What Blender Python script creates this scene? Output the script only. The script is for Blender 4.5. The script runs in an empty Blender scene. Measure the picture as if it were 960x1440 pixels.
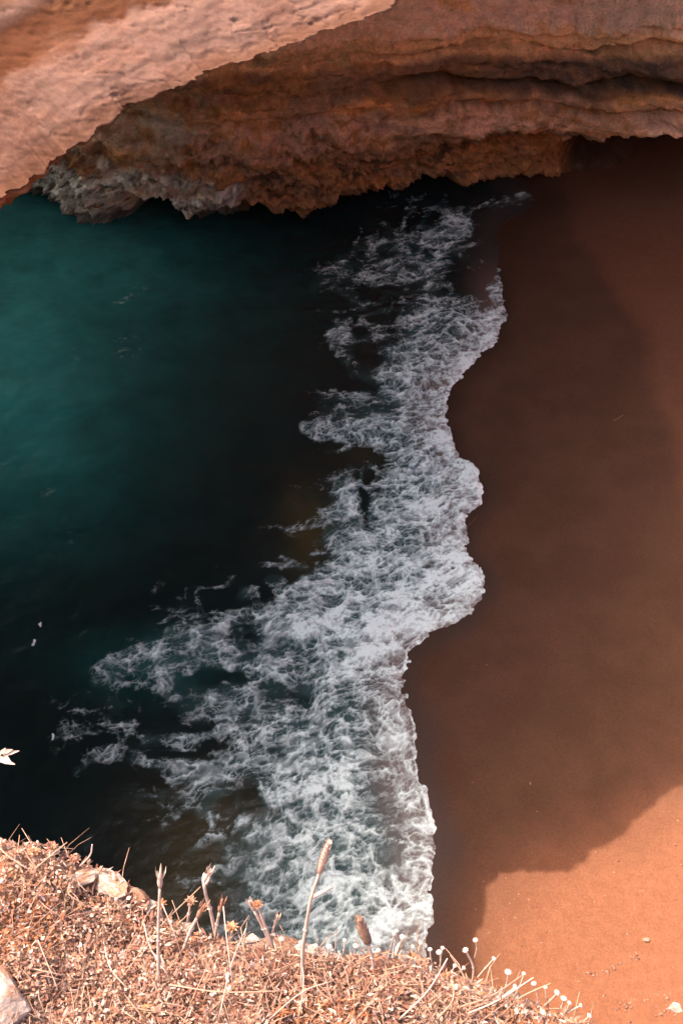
import bpy, math, random
import numpy as np

DEBUG = False
random.seed(7)
RNG = np.random.default_rng(7)
sc = bpy.context.scene
col = sc.collection

# ------------------------------------------------------------------ camera
PITCH = math.radians(50.0)
FPX = 1383.0                       # focal length in pixels of the 960 x 1440 photograph
CAMZ = 20.0
cam_d = bpy.data.cameras.new("camera")
cam = bpy.data.objects.new("camera", cam_d)
col.objects.link(cam)
cam.location = (0, 0, CAMZ)
cam.rotation_euler = (math.pi / 2 - PITCH, 0, 0)
cam_d.sensor_fit = 'VERTICAL'
cam_d.sensor_height = 36.0
cam_d.lens = 36.0 * FPX / 1440.0
cam_d.clip_start = 0.05
cam_d.clip_end = 3000
sc.camera = cam

# ------------------------------------------------------------------ sky, sun, exposure
SUN_EL = math.radians(58.0)
SUN_TRAVEL = np.array([0.89, -0.45]); SUN_TRAVEL = SUN_TRAVEL / np.hypot(*SUN_TRAVEL)
world = bpy.data.worlds.new("World"); sc.world = world; world.use_nodes = True
wn = world.node_tree.nodes; wl = world.node_tree.links
bg = wn["Background"]; bg.inputs[1].default_value = 0.15
sky = wn.new("ShaderNodeTexSky"); sky.sky_type = 'NISHITA'; sky.sun_disc = False
sky.sun_elevation = SUN_EL
sky.sun_rotation = math.atan2(-SUN_TRAVEL[0], -SUN_TRAVEL[1])
sky.dust_density = 7.0; sky.ozone_density = 1.0; sky.air_density = 0.7
wl.new(sky.outputs[0], bg.inputs[0])
sun_d = bpy.data.lights.new("sun", 'SUN'); sun_d.energy = 2.0; sun_d.angle = math.radians(0.4)
sun_d.color = (1.0, 0.93, 0.84)
sun = bpy.data.objects.new("sun", sun_d); col.objects.link(sun)
sd3 = np.array([SUN_TRAVEL[0] * math.cos(SUN_EL), SUN_TRAVEL[1] * math.cos(SUN_EL), -math.sin(SUN_EL)])
from mathutils import Vector
sun.rotation_euler = Vector(sd3).to_track_quat('-Z', 'Y').to_euler()
sun.location = (-20, 10, 40)

sc.view_settings.view_transform = 'Standard'
sc.view_settings.look = 'None'
sc.view_settings.gamma = 1.0
sc.view_settings.use_curve_mapping = False
sc.view_settings.exposure = 2.15
sc.render.engine = 'CYCLES'
sc.cycles.use_denoising = True
sc.cycles.max_bounces = 5
sc.cycles.diffuse_bounces = 4
sc.cycles.use_adaptive_sampling = True
sc.cycles.adaptive_threshold = 0.03
sc.cycles.sample_clamp_indirect = 4.0

# ------------------------------------------------------------------ pixel <-> world helpers
Fv = np.array([0, math.cos(PITCH), -math.sin(PITCH)])
Uv = np.array([0, math.sin(PITCH), math.cos(PITCH)])
Rv = np.array([1.0, 0, 0])
CAM = np.array([0, 0, CAMZ])
def ray(px, py): return Fv + (px - 480) / FPX * Rv - (py - 720) / FPX * Uv
def atz(px, py, z):
    d = ray(px, py); return CAM + d * ((z - CAMZ) / d[2])
def atdepth(px, py, t): return CAM + ray(px, py) * t
def proj(x, y, z):
    d = y * Fv[1] + (z - CAMZ) * Fv[2]
    u = y * Uv[1] + (z - CAMZ) * Uv[2]
    return 480 + FPX * x / d, 720 - FPX * u / d

# ------------------------------------------------------------------ numpy noise
def _hash(ix, iy, iz, seed):
    h = (ix.astype(np.int64) * 374761393 + iy.astype(np.int64) * 668265263 + iz.astype(np.int64) * 2147483647 + seed * 1274126177) & 0xFFFFFFFF
    h = ((h ^ (h >> 13)) * 1274126177) & 0xFFFFFFFF
    h = h ^ (h >> 16)
    return (h & 0xFFFFFF) / float(0xFFFFFF) * 2 - 1
def vnoise(x, y, z=None, seed=0):
    x = np.asarray(x, float); y = np.asarray(y, float)
    z = np.zeros_like(x) if z is None else np.asarray(z, float)
    x, y, z = np.broadcast_arrays(x, y, z)
    ix, iy, iz = np.floor(x), np.floor(y), np.floor(z)
    fx, fy, fz = x - ix, y - iy, z - iz
    fx = fx * fx * fx * (fx * (fx * 6 - 15) + 10); fy = fy * fy * fy * (fy * (fy * 6 - 15) + 10); fz = fz * fz * fz * (fz * (fz * 6 - 15) + 10)
    r = 0
    for a in (0, 1):
        wx = fx if a else 1 - fx
        for b in (0, 1):
            wy = fy if b else 1 - fy
            for c in (0, 1):
                wz = fz if c else 1 - fz
                r = r + wx * wy * wz * _hash(ix + a, iy + b, iz + c, seed)
    return r
def fbm(x, y, z=None, octaves=5, gain=0.5, lac=2.03, seed=0):
    x = np.asarray(x, float); y = np.asarray(y, float)
    z = np.zeros_like(x) if z is None else np.asarray(z, float)
    a, s, n = 1.0, 0.0, 0.0
    for i in range(octaves):
        s = s + a * vnoise(x, y, z, seed + i * 17); n += a
        x, y, z = x * lac + 3.1, y * lac + 1.7, z * lac + 5.3; a *= gain
    return s / n * 1.6
def ridged(x, y, z=None, octaves=4, gain=0.55, seed=0):
    x = np.asarray(x, float); y = np.asarray(y, float)
    z = np.zeros_like(x) if z is None else np.asarray(z, float)
    a, s, n = 1.0, 0.0, 0.0
    for i in range(octaves):
        s = s + a * (1 - 2 * np.abs(vnoise(x, y, z, seed + i * 13))); n += a
        x, y, z = x * 2.1 + 1.3, y * 2.1 + 4.1, z * 2.1 + 2.9; a *= gain
    return s / n
def sstep(a, b, x):
    t = np.clip((x - a) / (b - a), 0, 1); return t * t * (3 - 2 * t)
def lerp(a, b, t): return a + (b - a) * t
def mixc(c1, c2, t):
    t = np.asarray(t)[..., None]; return np.asarray(c1) * (1 - t) + np.asarray(c2) * t

def spline(pts, n):
    """Catmull-Rom through pts (k x d), n samples, by chord length"""
    p = np.asarray(pts, float)
    d = np.concatenate([[0], np.cumsum(np.linalg.norm(np.diff(p, axis=0), axis=1))])
    t = np.linspace(0, d[-1], n)
    m = np.zeros_like(p)
    m[1:-1] = (p[2:] - p[:-2]) / (d[2:] - d[:-2])[:, None]
    m[0] = (p[1] - p[0]) / (d[1] - d[0]); m[-1] = (p[-1] - p[-2]) / (d[-1] - d[-2])
    k = np.clip(np.searchsorted(d, t, side='right') - 1, 0, len(p) - 2)
    h = (d[k + 1] - d[k]); u = ((t - d[k]) / h)[:, None]; h = h[:, None]
    return (2*u**3-3*u**2+1)*p[k] + (u**3-2*u**2+u)*h*m[k] + (-2*u**3+3*u**2)*p[k+1] + (u**3-u**2)*h*m[k+1]

# ------------------------------------------------------------------ mesh helpers
def mesh_np(name, verts, quads=None, tris=None, mat=None, attrs=None, cols=None, smooth=True):
    me = bpy.data.meshes.new(name)
    v = np.ascontiguousarray(verts, np.float32)
    parts, starts, o = [], [], 0
    if quads is not None and len(quads):
        q = np.asarray(quads, np.int32); parts.append(q.ravel()); starts.append(np.arange(len(q)) * 4); o = q.size
    if tris is not None and len(tris):
        t = np.asarray(tris, np.int32); parts.append(t.ravel()); starts.append(np.arange(len(t)) * 3 + o)
    li = np.concatenate(parts).astype(np.int32); ls = np.concatenate(starts).astype(np.int32)
    me.vertices.add(len(v)); me.vertices.foreach_set("co", v.ravel())
    me.loops.add(len(li)); me.loops.foreach_set("vertex_index", li)
    me.polygons.add(len(ls)); me.polygons.foreach_set("loop_start", ls)
    me.update(calc_edges=True)
    me.polygons.foreach_set("use_smooth", np.full(len(ls), smooth, bool))
    for k, a in (attrs or {}).items():
        at = me.attributes.new(k, 'FLOAT', 'POINT'); at.data.foreach_set("value", np.ascontiguousarray(a, np.float32).ravel())
    for k, a in (cols or {}).items():
        at = me.attributes.new(k, 'FLOAT_COLOR', 'POINT')
        c = np.ones((len(v), 4), np.float32); c[:, :3] = np.clip(np.asarray(a).reshape(-1, 3), 0, 1)
        at.data.foreach_set("color", c.ravel())
    if mat: me.materials.append(mat)
    me.validate()
    return me
def grid_quads(nu, nv, closed_u=False):
    i = np.arange(nu if closed_u else nu - 1); j = np.arange(nv - 1)
    I, J = np.meshgrid(i, j, indexing='ij'); I2 = (I + 1) % nu
    return np.stack([I * nv + J, I2 * nv + J, I2 * nv + J + 1, I * nv + J + 1], -1).reshape(-1, 4)
def obj(name, me, parent=None):
    o = bpy.data.objects.new(name, me); col.objects.link(o)
    if parent: o.parent = parent
    return o
def tag(o, label=None, cat=None, group=None, kind=None):
    if label: o["label"] = label
    if cat: o["category"] = cat
    if group: o["group"] = group
    if kind: o["kind"] = kind
    return o
def thing(name, loc, label, cat, group=None):
    o = bpy.data.objects.new(name, None); col.objects.link(o); o.location = loc
    o.empty_display_size = 0.05
    return tag(o, label, cat, group)

# ------------------------------------------------------------------ materials
def newmat(name):
    m = bpy.data.materials.new(name); m.use_nodes = True
    nt = m.node_tree
    return m, nt.nodes, nt.links, nt.nodes["Principled BSDF"]
def N(nodes, kind, **kw):
    n = nodes.new(kind)
    for k, v in kw.items(): setattr(n, k, v)
    return n
def noise_node(n, l, scale, detail=6, rough=0.6, vec=None, dim='3D', dist=0.0):
    t = N(n, "ShaderNodeTexNoise"); t.inputs["Scale"].default_value = scale; t.inputs["Detail"].default_value = detail
    t.inputs["Roughness"].default_value = rough; t.inputs["Distortion"].default_value = dist
    if vec is not None: l.new(vec, t.inputs["Vector"])
    return t
def math_node(n, l, op, a, b=None, c=None, clamp=False):
    m = N(n, "ShaderNodeMath", operation=op); m.use_clamp = clamp
    for i, v in enumerate((a, b, c)):
        if v is None: continue
        if isinstance(v, (int, float)): m.inputs[i].default_value = v
        else: l.new(v, m.inputs[i])
    return m.outputs[0]
def maprange(n, l, v, a, b, c=0.0, d=1.0, smooth=True):
    m = N(n, "ShaderNodeMapRange"); m.interpolation_type = 'SMOOTHSTEP' if smooth else 'LINEAR'
    l.new(v, m.inputs["Value"])
    for k, x in zip(("From Min", "From Max", "To Min", "To Max"), (a, b, c, d)): m.inputs[k].default_value = x
    return m.outputs["Result"]
def mix_node(n, l, fac, a, b, mode='MIX'):
    m = N(n, "ShaderNodeMix", data_type='RGBA', blend_type=mode)
    if isinstance(fac, (int, float)): m.inputs[0].default_value = fac
    else: l.new(fac, m.inputs[0])
    for i, v in ((6, a), (7, b)):
        if isinstance(v, (tuple, list)): m.inputs[i].default_value = (*v, 1)
        else: l.new(v, m.inputs[i])
    return m.outputs[2]

def rock_material(name, bump=0.5, scale=1.0, speck=0.35):
    m, n, l, b = newmat(name)
    tc = N(n, "ShaderNodeTexCoord"); P = tc.outputs["Object"]
    at = N(n, "ShaderNodeAttribute", attribute_name="Col")
    n1 = noise_node(n, l, 2.2 * scale, 5, 0.62, P)
    n2 = noise_node(n, l, 11 * scale, 5, 0.65, P)
    f = math_node(n, l, 'ADD', math_node(n, l, 'MULTIPLY', n1.outputs[0], 0.5), math_node(n, l, 'MULTIPLY', n2.outputs[0], 0.5))
    br = maprange(n, l, f, 0.3, 0.7, 1 - speck, 1 + speck, False)
    hs = N(n, "ShaderNodeVectorMath", operation='SCALE'); l.new(at.outputs["Color"], hs.inputs[0]); l.new(br, hs.inputs["Scale"])
    # small pits of darker staining
    vo = N(n, "ShaderNodeTexVoronoi"); vo.inputs["Scale"].default_value = 9 * scale; l.new(P, vo.inputs["Vector"])
    l.new(hs.outputs[0], b.inputs["Base Color"])
    b.inputs["Roughness"].default_value = 0.92
    b.inputs["Specular IOR Level"].default_value = 0.15
    bm = N(n, "ShaderNodeBump"); bm.inputs["Strength"].default_value = bump; bm.inputs["Distance"].default_value = 0.12 / scale
    hgt = math_node(n, l, 'ADD', n2.outputs[0], math_node(n, l, 'MULTIPLY', vo.outputs["Distance"], 0.35))
    l.new(hgt, bm.inputs["Height"]); l.new(bm.outputs[0], b.inputs["Normal"])
    return m
def attr_material(name, rough=0.7, noise_scale=60, amount=0.25, spec=0.25, transl=0.0, bump=0.0):
    m, n, l, b = newmat(name)
    tc = N(n, "ShaderNodeTexCoord")
    at = N(n, "ShaderNodeAttribute", attribute_name="Col")
    n1 = noise_node(n, l, noise_scale, 4, 0.6, tc.outputs["Object"])
    br = maprange(n, l, n1.outputs[0], 0.3, 0.7, 1 - amount, 1 + amount, False)
    hs = N(n, "ShaderNodeVectorMath", operation='SCALE'); l.new(at.outputs["Color"], hs.inputs[0]); l.new(br, hs.inputs["Scale"])
    l.new(hs.outputs[0], b.inputs["Base Color"])
    b.inputs["Roughness"].default_value = rough; b.inputs["Specular IOR Level"].default_value = spec
    if bump:
        bm = N(n, "ShaderNodeBump"); bm.inputs["Strength"].default_value = bump; bm.inputs["Distance"].default_value = 0.01
        l.new(n1.outputs[0], bm.inputs["Height"]); l.new(bm.outputs[0], b.inputs["Normal"])
    return m
M_ROCK = rock_material("limestone", 1.0, 1.25, 0.38)
M_RIM = rock_material("sunlit_limestone", 0.14, 2.6, 0.20)
M_STONE = rock_material("small_stone", 0.5, 14.0, 0.25)
M_PLANT = attr_material("dry_plant", 0.75, 90, 0.22)
M_SOIL = attr_material("dry_soil", 0.95, 120, 0.45, 0.1, bump=0.8)
M_WOOD = attr_material("driftwood", 0.8, 25, 0.3)

# ================================================================== BEACH
SAND_X0 = 0.6
def sand_z(x, y):
    base = 0.045 * (x - SAND_X0)
    base = base + 0.05 * sstep(6, 16, x) * (x - 6) * 0.6
    return base + 0.015 * fbm(x * 0.35, y * 0.35, seed=3, octaves=2) * sstep(2.5, 6, x)
def on_sand(px, py):
    z = 0.1
    for _ in range(6):
        p = atz(px, py, z); z = float(sand_z(p[0], p[1]))
    return np.array([p[0], p[1], z])

def axis(lo, a, b, hi, step, grow=1.25):
    c = list(np.arange(a, b + 1e-6, step)); s = step; v = c[0]
    left = []
    while v > lo: s *= grow; v -= s; left.append(v)
    s = step; v = c[-1]; right = []
    while v < hi: s *= grow; v += s; right.append(v)
    return np.array(left[::-1] + c + right)

def poly_sd(px, py, line):
    """signed distance (world xy) to an open polyline running far -> near; positive on its left-hand (sea) side"""
    best = np.full(px.shape, 1e9); sgn = np.ones(px.shape)
    for (x1, y1), (x2, y2) in zip(line[:-1], line[1:]):
        dx, dy = x2 - x1, y2 - y1; L = dx * dx + dy * dy + 1e-12
        t = np.clip(((px - x1) * dx + (py - y1) * dy) / L, 0, 1)
        d = np.hypot(px - x1 - t * dx, py - y1 - t * dy)
        cr = dx * (py - y1) - dy * (px - x1)
        m = d < best - 1e-9
        best = np.where(m, d, best); sgn = np.where(m, np.where(cr < 0, 1.0, -1.0), sgn)
    return best * sgn

swash_px = [(715, 232), (748, 268), (752, 286), (738, 300), (712, 312), (700, 330), (703, 362), (704, 395), (712, 430), (702, 462), (690, 492), (664, 514), (634, 545),
            (627, 580), (640, 620), (662, 652), (679, 693), (660, 728), (656, 770), (684, 825), (662, 858), (630, 884), (585, 903), (574, 925),
            (575, 970), (585, 1020), (588, 1080), (602, 1130), (618, 1188), (612, 1240), (604, 1290), (600, 1340), (590, 1400), (585, 1460)]
swash = np.array([on_sand(*p)[:2] for p in swash_px])
swash = np.vstack([[swash[0][0] + 0.5, 40.0], swash, [1.0, 2.0], [0.4, -3.0], [-1.0, -12.0]])
swash_line = spline(swash, 260)
dry_lit_px = [(745, 215), (778, 275), (828, 365), (880, 430), (912, 490), (934, 600), (955, 680), (1005, 760)]
dry_lit_line = np.array([on_sand(*p)[:2] for p in dry_lit_px])
dry_lit_line = spline(np.vstack([[8.0, 40], dry_lit_line, [12.5, 14.0], [11.4, 11.4], [7.1, 8.9], [3.1, 6.9], [2.3, 4], [3, -12]]), 120)  # near stretch traces the sunlit patch, so paler colour there paints its light

gx = axis(-6, 0.4, 14.5, 30, 0.075); gy = axis(-14, 4.0, 36, 46, 0.085)
GX, GY = np.meshgrid(gx, gy, indexing='ij')
GZ = sand_z(GX, GY)
# soft trodden relief of the dry and sunlit sand
dry_lit_sd = -poly_sd(GX, GY, dry_lit_line) + 0.35 * fbm(GX * 0.8, GY * 0.8, seed=21, octaves=3)
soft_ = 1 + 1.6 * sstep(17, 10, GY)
dry_and_lit = sstep(-0.35, 0.45, dry_lit_sd / soft_) * lerp(0.42, 1.0, sstep(14.5, 9.0, GY))  # real dry sand at the back; sunlit patch brightened by colour
GZ = GZ + dry_and_lit * (0.016 * fbm(GX * 1.6, GY * 1.6, seed=5, octaves=4) + 0.010 * ridged(GX * 2.5, GY * 2.5, seed=8))
sw_sd = poly_sd(GX, GY, swash_line)
M_SAND, n, l, b = newmat("beach_sand")
tc = N(n, "ShaderNodeTexCoord"); P = tc.outputs["Object"]
a_dry_lit = N(n, "ShaderNodeAttribute", attribute_name="dry"); a_wet = N(n, "ShaderNodeAttribute", attribute_name="wet")
nz1 = noise_node(n, l, 0.8, 6, 0.55, P); nz2 = noise_node(n, l, 24, 6, 0.8, P); nz3 = noise_node(n, l, 5, 6, 0.6, P)
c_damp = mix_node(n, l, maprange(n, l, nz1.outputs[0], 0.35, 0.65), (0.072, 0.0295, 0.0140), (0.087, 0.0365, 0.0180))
c_dry_lit = mix_node(n, l, maprange(n, l, nz3.outputs[0], 0.3, 0.7), (0.168, 0.060, 0.0275), (0.192, 0.072, 0.034))
c = mix_node(n, l, a_dry_lit.outputs["Fac"], c_damp, c_dry_lit)
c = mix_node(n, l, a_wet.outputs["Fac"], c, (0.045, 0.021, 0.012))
sp = maprange(n, l, nz2.outputs[0], 0.3, 0.7, 0.72, 1.28, False)
hs = N(n, "ShaderNodeVectorMath", operation='SCALE'); l.new(c, hs.inputs[0]); l.new(sp, hs.inputs["Scale"])
l.new(hs.outputs[0], b.inputs["Base Color"])
rg = math_node(n, l, 'SUBTRACT', 0.9, math_node(n, l, 'MULTIPLY', a_wet.outputs["Fac"], 0.5)); l.new(rg, b.inputs["Roughness"])
b.inputs["Specular IOR Level"].default_value = 0.2
bm = N(n, "ShaderNodeBump"); bm.inputs["Strength"].default_value = 0.35; bm.inputs["Distance"].default_value = 0.03
l.new(math_node(n, l, 'ADD', math_node(n, l, 'MULTIPLY', nz3.outputs[0], a_dry_lit.outputs["Fac"]), math_node(n, l, 'MULTIPLY', nz2.outputs[0], 0.25)), bm.inputs["Height"])
l.new(bm.outputs[0], b.inputs["Normal"])
wet = sstep(-0.75, -0.02, sw_sd + 0.18 * fbm(GX * 1.1, GY * 1.1, seed=31, octaves=3)) * 0.75
tail = sstep(24, 29, GY) * sstep(-2.2, -0.1, sw_sd)            # soaked corner by the rock foot
wet = np.maximum(wet, 0.8 * tail)
# old run-up trace lines left by earlier waves
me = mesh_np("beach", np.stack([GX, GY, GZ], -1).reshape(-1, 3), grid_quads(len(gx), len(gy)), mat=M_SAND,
             attrs={"dry": dry_and_lit.ravel(), "wet": wet.ravel()})  # "dry" holds dry sand and the painted sunlit patch
tag(obj("beach", me), kind="structure")

# ================================================================== SEA with foam
def worley(x, y, seed=0):
    ix, iy = np.floor(x), np.floor(y); z0 = np.zeros_like(ix)
    f1 = np.full(x.shape, 9.0); f2 = np.full(x.shape, 9.0)
    for a in (-1, 0, 1):
        for b_ in (-1, 0, 1):
            cx_, cy_ = ix + a, iy + b_
            dx = cx_ + 0.5 + 0.46 * _hash(cx_, cy_, z0, seed) - x; dy = cy_ + 0.5 + 0.46 * _hash(cx_, cy_, z0 + 7, seed) - y
            d_ = np.hypot(dx, dy)
            f2 = np.where(d_ < f1, f1, np.minimum(f2, d_)); f1 = np.minimum(f1, d_)
    return f1, f2
def foam_tone(x, y, dens, sd):
    """optical thickness of the foam, 0..1, as a pattern lying on the water"""
    wx1 = fbm(x * 0.9, y * 0.9, seed=201, octaves=3); wy1 = fbm(x * 0.9 + 9, y * 0.9, seed=202, octaves=3)
    wx2 = fbm(x * 4.0, y * 4.0, seed=203, octaves=4, gain=.6); wy2 = fbm(x * 4.0 + 9, y * 4.0, seed=204, octaves=4, gain=.6)
    u = x + 0.22 * wx1 + 0.06 * wx2; v = y + 0.22 * wy1 + 0.06 * wy2
    ca, sa = math.cos(0.3), math.sin(0.3)
    u2, v2 = (u * ca + v * sa) * 0.72, (-u * sa + v * ca) * 1.25
    def rope(s, seed, p): return np.clip(1 - np.abs(vnoise(u2 * s, v2 * s, seed=seed)) * p, 0, 1)
    r1 = rope(1.7, 211, 6.0); r2 = rope(3.9, 212, 4.6); r3 = rope(9.0, 213, 3.2)
    f1, f2 = worley(u2 * 3.0, v2 * 3.0, 221); g1, g2 = worley(u2 * 7.0 + 3, v2 * 7.0, 222); h1, h2 = worley(u2 * 15 + 5, v2 * 15, 223)
    big = fbm(u2 * 1.2, v2 * 1.4, seed=231, octaves=4, gain=.55)
    mid = fbm(u2 * 4.0, v2 * 4.0, seed=232, octaves=4, gain=.6)
    fine = fbm(x * 14, y * 18, seed=233, octaves=3, gain=.65)
    m = dens + 0.16 * big + 0.08 * mid
    a_ = np.clip(1.10 - 0.92 * m, 0.12, 1.2)
    t1 = sstep(a_ - 0.09, a_ + 0.09, f1 * 1.30 + 0.08 * fine + 0.08 * mid)
    t2 = sstep(a_ - 0.14, a_ + 0.08, g1 * 1.35 + 0.08 * fine)
    t3 = sstep(a_ - 0.35, a_ + 0.10, h1 * 1.35 + 0.10 * fine)
    sheet = t1 * (0.30 + 0.70 * t2) * (0.65 + 0.35 * t3)
    haze_ = sstep(0.15, 0.75, m + 0.15 * mid)
    pres = sstep(0.18, 0.58, dens + 0.20 * mid + 0.22 * big)
    w1 = 1 - sstep(0.0, 0.13, f2 - f1); w2 = 1 - sstep(0.0, 0.20, g2 - g1)
    ropes = np.maximum(np.maximum(r1 ** 2, 0.85 * w1), np.maximum(0.85 * r2 ** 2.2, np.maximum(0.6 * w2, 0.40 * r3 ** 1.6))) * pres * (0.75 + 0.35 * mid)
    thick = sstep(0.80, 1.12, m + 0.14 * mid + 0.06 * fine)
    t = 0.05 * haze_ + 0.36 * sheet * haze_ + 0.66 * ropes + 0.40 * thick
    t = 1.22 * t * (0.94 + 0.24 * fine) - 0.04
    return np.clip(t, 0, 1) * sstep(0.04, 0.28, dens)
wx = axis(-7.0, -7.0, 6.2, 8.5, 0.0235, 1.35)
wx = np.concatenate([axis(-420, -12.6, -7.1, -7.1, 0.075, 1.35)[:-1], wx]); wx = np.unique(np.round(wx, 4))
wy = axis(-200, 4.6, 31.5, 31.5, 0.025, 1.35); wy = wy[wy <= 31.5]; wy = np.concatenate([wy, axis(31.6, 31.6, 35.2, 400, 0.12, 1.35)])
WX, WY = np.meshgrid(wx, wy, indexing='ij')
sd = poly_sd(WX, WY, swash_line)
near = (sd > -1.5) & (sd < 3)
sc_n = fbm(WX * 1.7, WY * 1.7, seed=41, octaves=4)
sd_n = sd + np.where(near, 0.12 * sc_n + 0.07 * ridged(WX * 3.0, WY * 3.0, seed=44, octaves=2) + 0.035 * fbm(WX * 8, WY * 8, seed=45, octaves=2), 0)
PXX, PYY = proj(WX, WY, np.full_like(WX, 0.08))
inview = (WY > 3.5) & (WY < 36) & (WX > -14) & (WX < 8)
PXX = np.where(inview, PXX, -9999); PYY = np.where(inview, PYY, -9999)
# warp the traced layout slightly so that its blobs do not show
wpx = PXX + 14 * fbm(WX * 0.8, WY * 0.8, seed=51, octaves=3) + 5 * fbm(WX * 3, WY * 3, seed=52, octaves=2)
wpy = PYY + 11 * fbm(WX * 0.8, WY * 0.8, seed=53, octaves=3) + 4 * fbm(WX * 3, WY * 3, seed=54, octaves=2)
def stroke(pts, soft=1.0):
    """density painted along a polyline of (px, py, radius, value) marks"""
    out = np.zeros_like(WX)
    for (x1, y1, r1, v1), (x2, y2, r2, v2) in zip(pts[:-1], pts[1:]):
        dx, dy = x2 - x1, y2 - y1; L = dx * dx + dy * dy + 1e-9
        t = np.clip(((wpx - x1) * dx + (wpy - y1) * dy) / L, 0, 1)
        d = np.hypot(wpx - x1 - t * dx, wpy - y1 - t * dy) / (r1 + (r2 - r1) * t)
        out = np.maximum(out, (v1 + (v2 - v1) * t) * (1 - sstep(1 - 0.75 * soft, 1 + 0.35 * soft, d)))
    return out
dens = np.zeros_like(WX)
for s_ in (
    # the bright band of broken water, from the rock foot to the near end
    [(640, 315, 40, .50), (620, 380, 70, .52), (640, 440, 68, .62), (610, 500, 70, .66), (575, 560, 62, .80), (590, 620, 62, .88), (600, 700, 75, .92), (590, 770, 80, .97),
     (600, 830, 82, 1.0), (545, 880, 66, .98), (490, 930, 58, .95), (470, 1000, 62, .90), (465, 1080, 85, .82), (480, 1160, 110, .78), (490, 1250, 120, .82), (490, 1350, 125, .82)],
    # leading edges
    [(700, 400, 22, .60), (700, 440, 26, .82), (665, 500, 28, .80), (630, 540, 24, .85), (625, 590, 30, .9), (650, 650, 32, .95), (660, 700, 34, .95), (645, 760, 36, .95), (662, 825, 36, 1.0), (620, 875, 28, 1.0), (565, 900, 26, 1.0)],
    # swash film with holes along the near sand
    [(545, 940, 36, .60), (545, 1020, 48, .62), (555, 1100, 52, .66), (580, 1180, 48, .74), (575, 1260, 44, .78), (575, 1350, 44, .8)],
    # left arms
    [(440, 395, 28, .34), (500, 385, 34, .42), (560, 370, 45, .48)],
    [(480, 470, 26, .50), (500, 500, 40, .50), (560, 520, 50, .60)],
    [(425, 600, 15, .66), (470, 592, 28, .66), (530, 600, 45, .76)],
    [(475, 675, 26, .72), (480, 740, 40, .66), (520, 800, 50, .86)],
    [(410, 835, 30, .66), (470, 820, 38, .82), (540, 830, 60, .95)],
    [(345, 860, 28, .55), (400, 880, 45, .72), (470, 890, 50, .92)],
    [(130, 945, 22, .42), (190, 920, 32, .52), (260, 900, 40, .62), (330, 910, 48, .62), (400, 930, 60, .68), (450, 950, 50, .85)],
    [(262, 875, 8, .6), (270, 900, 10, .75), (262, 935, 12, .6)],
    [(115, 1088, 8, .40), (130, 1068, 16, .38), (160, 1060, 14, .42), (190, 1055, 8, .30)],
    [(230, 960, 40, .44), (300, 980, 55, .52), (370, 1000, 60, .62), (420, 1030, 50, .78)],
    [(250, 1130, 28, .36), (310, 1110, 36, .46), (370, 1080, 50, .62), (400, 1100, 50, .80)],
    [(315, 1180, 22, .40), (350, 1200, 34, .50), (380, 1180, 40, .72), (375, 1260, 34, .8)],
    [(340, 1250, 34, .44), (360, 1330, 40, .5)],
    # thin film sliding up to the rock foot
    [(660, 305, 14, .34), (700, 292, 12, .34), (740, 284, 9, .42)],
    # faint foam far out on the dark water
    [(168, 408, 9, .30), (190, 400, 8, .40), (202, 394, 6, .30)],
    [(90, 750, 20, .20), (130, 735, 16, .22)],
    [(215, 828, 10, .28), (232, 825, 8, .28)],
    [(90, 520, 30, .20), (160, 490, 26, .22), (215, 465, 16, .20)],
    [(60, 700, 16, .16), (70, 690, 12, .20)],
): dens = np.maximum(dens, stroke(s_))
halo = np.zeros_like(WX)
for s_ in ([(600, 330, 90, .34), (520, 400, 110, .34), (570, 500, 120, .36), (520, 590, 120, .40), (540, 720, 115, .42), (420, 850, 110, .44), (280, 930, 125, .48), (200, 960, 110, .38)],
           [(120, 1000, 70, .30), (170, 1050, 90, .34), (290, 1050, 150, .50), (330, 1150, 110, .44), (345, 1270, 95, .42)]):
    halo = np.maximum(halo, stroke(s_, 1.3))
wisp = ridged(WX * 1.1 + 0.8 * fbm(WX * .7, WY * .7, seed=56, octaves=2), WY * 1.5, seed=57, octaves=4)
dens = np.maximum(dens * np.clip(0.93 + 0.28 * fbm(WX * 1.3, WY * 1.6, seed=58, octaves=4), 0, 1.2), halo * sstep(-0.15, 0.6, wisp) * 1.15)
# dark windows of clear water inside the foam
for (x, y, rx, ry, k) in ((660, 405, 34, 24, .55), (520, 500, 26, 16, .30), (545, 662, 22, 12, .18), (490, 965, 26, 22, .40), (510, 640, 20, 7, .15), (300, 950, 36, 18, .25),
                          (350, 1110, 26, 24, .35), (215, 985, 34, 22, .30), (545, 1130, 26, 18, .18), (330, 880, 28, 16, .2), (420, 1290, 18, 14, .25)):
    dens = dens - k * np.exp(-(((wpx - x) / rx) ** 2 + ((wpy - y) / ry) ** 2))
dens = np.clip(dens, 0, 1)
dens = np.maximum(dens, 0.85 * sstep(0.16, 0.06, sd) * sstep(25.5, 24.0, WY))
dens = dens * sstep(-0.4, 0.0, sd + 0.25)
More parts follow.
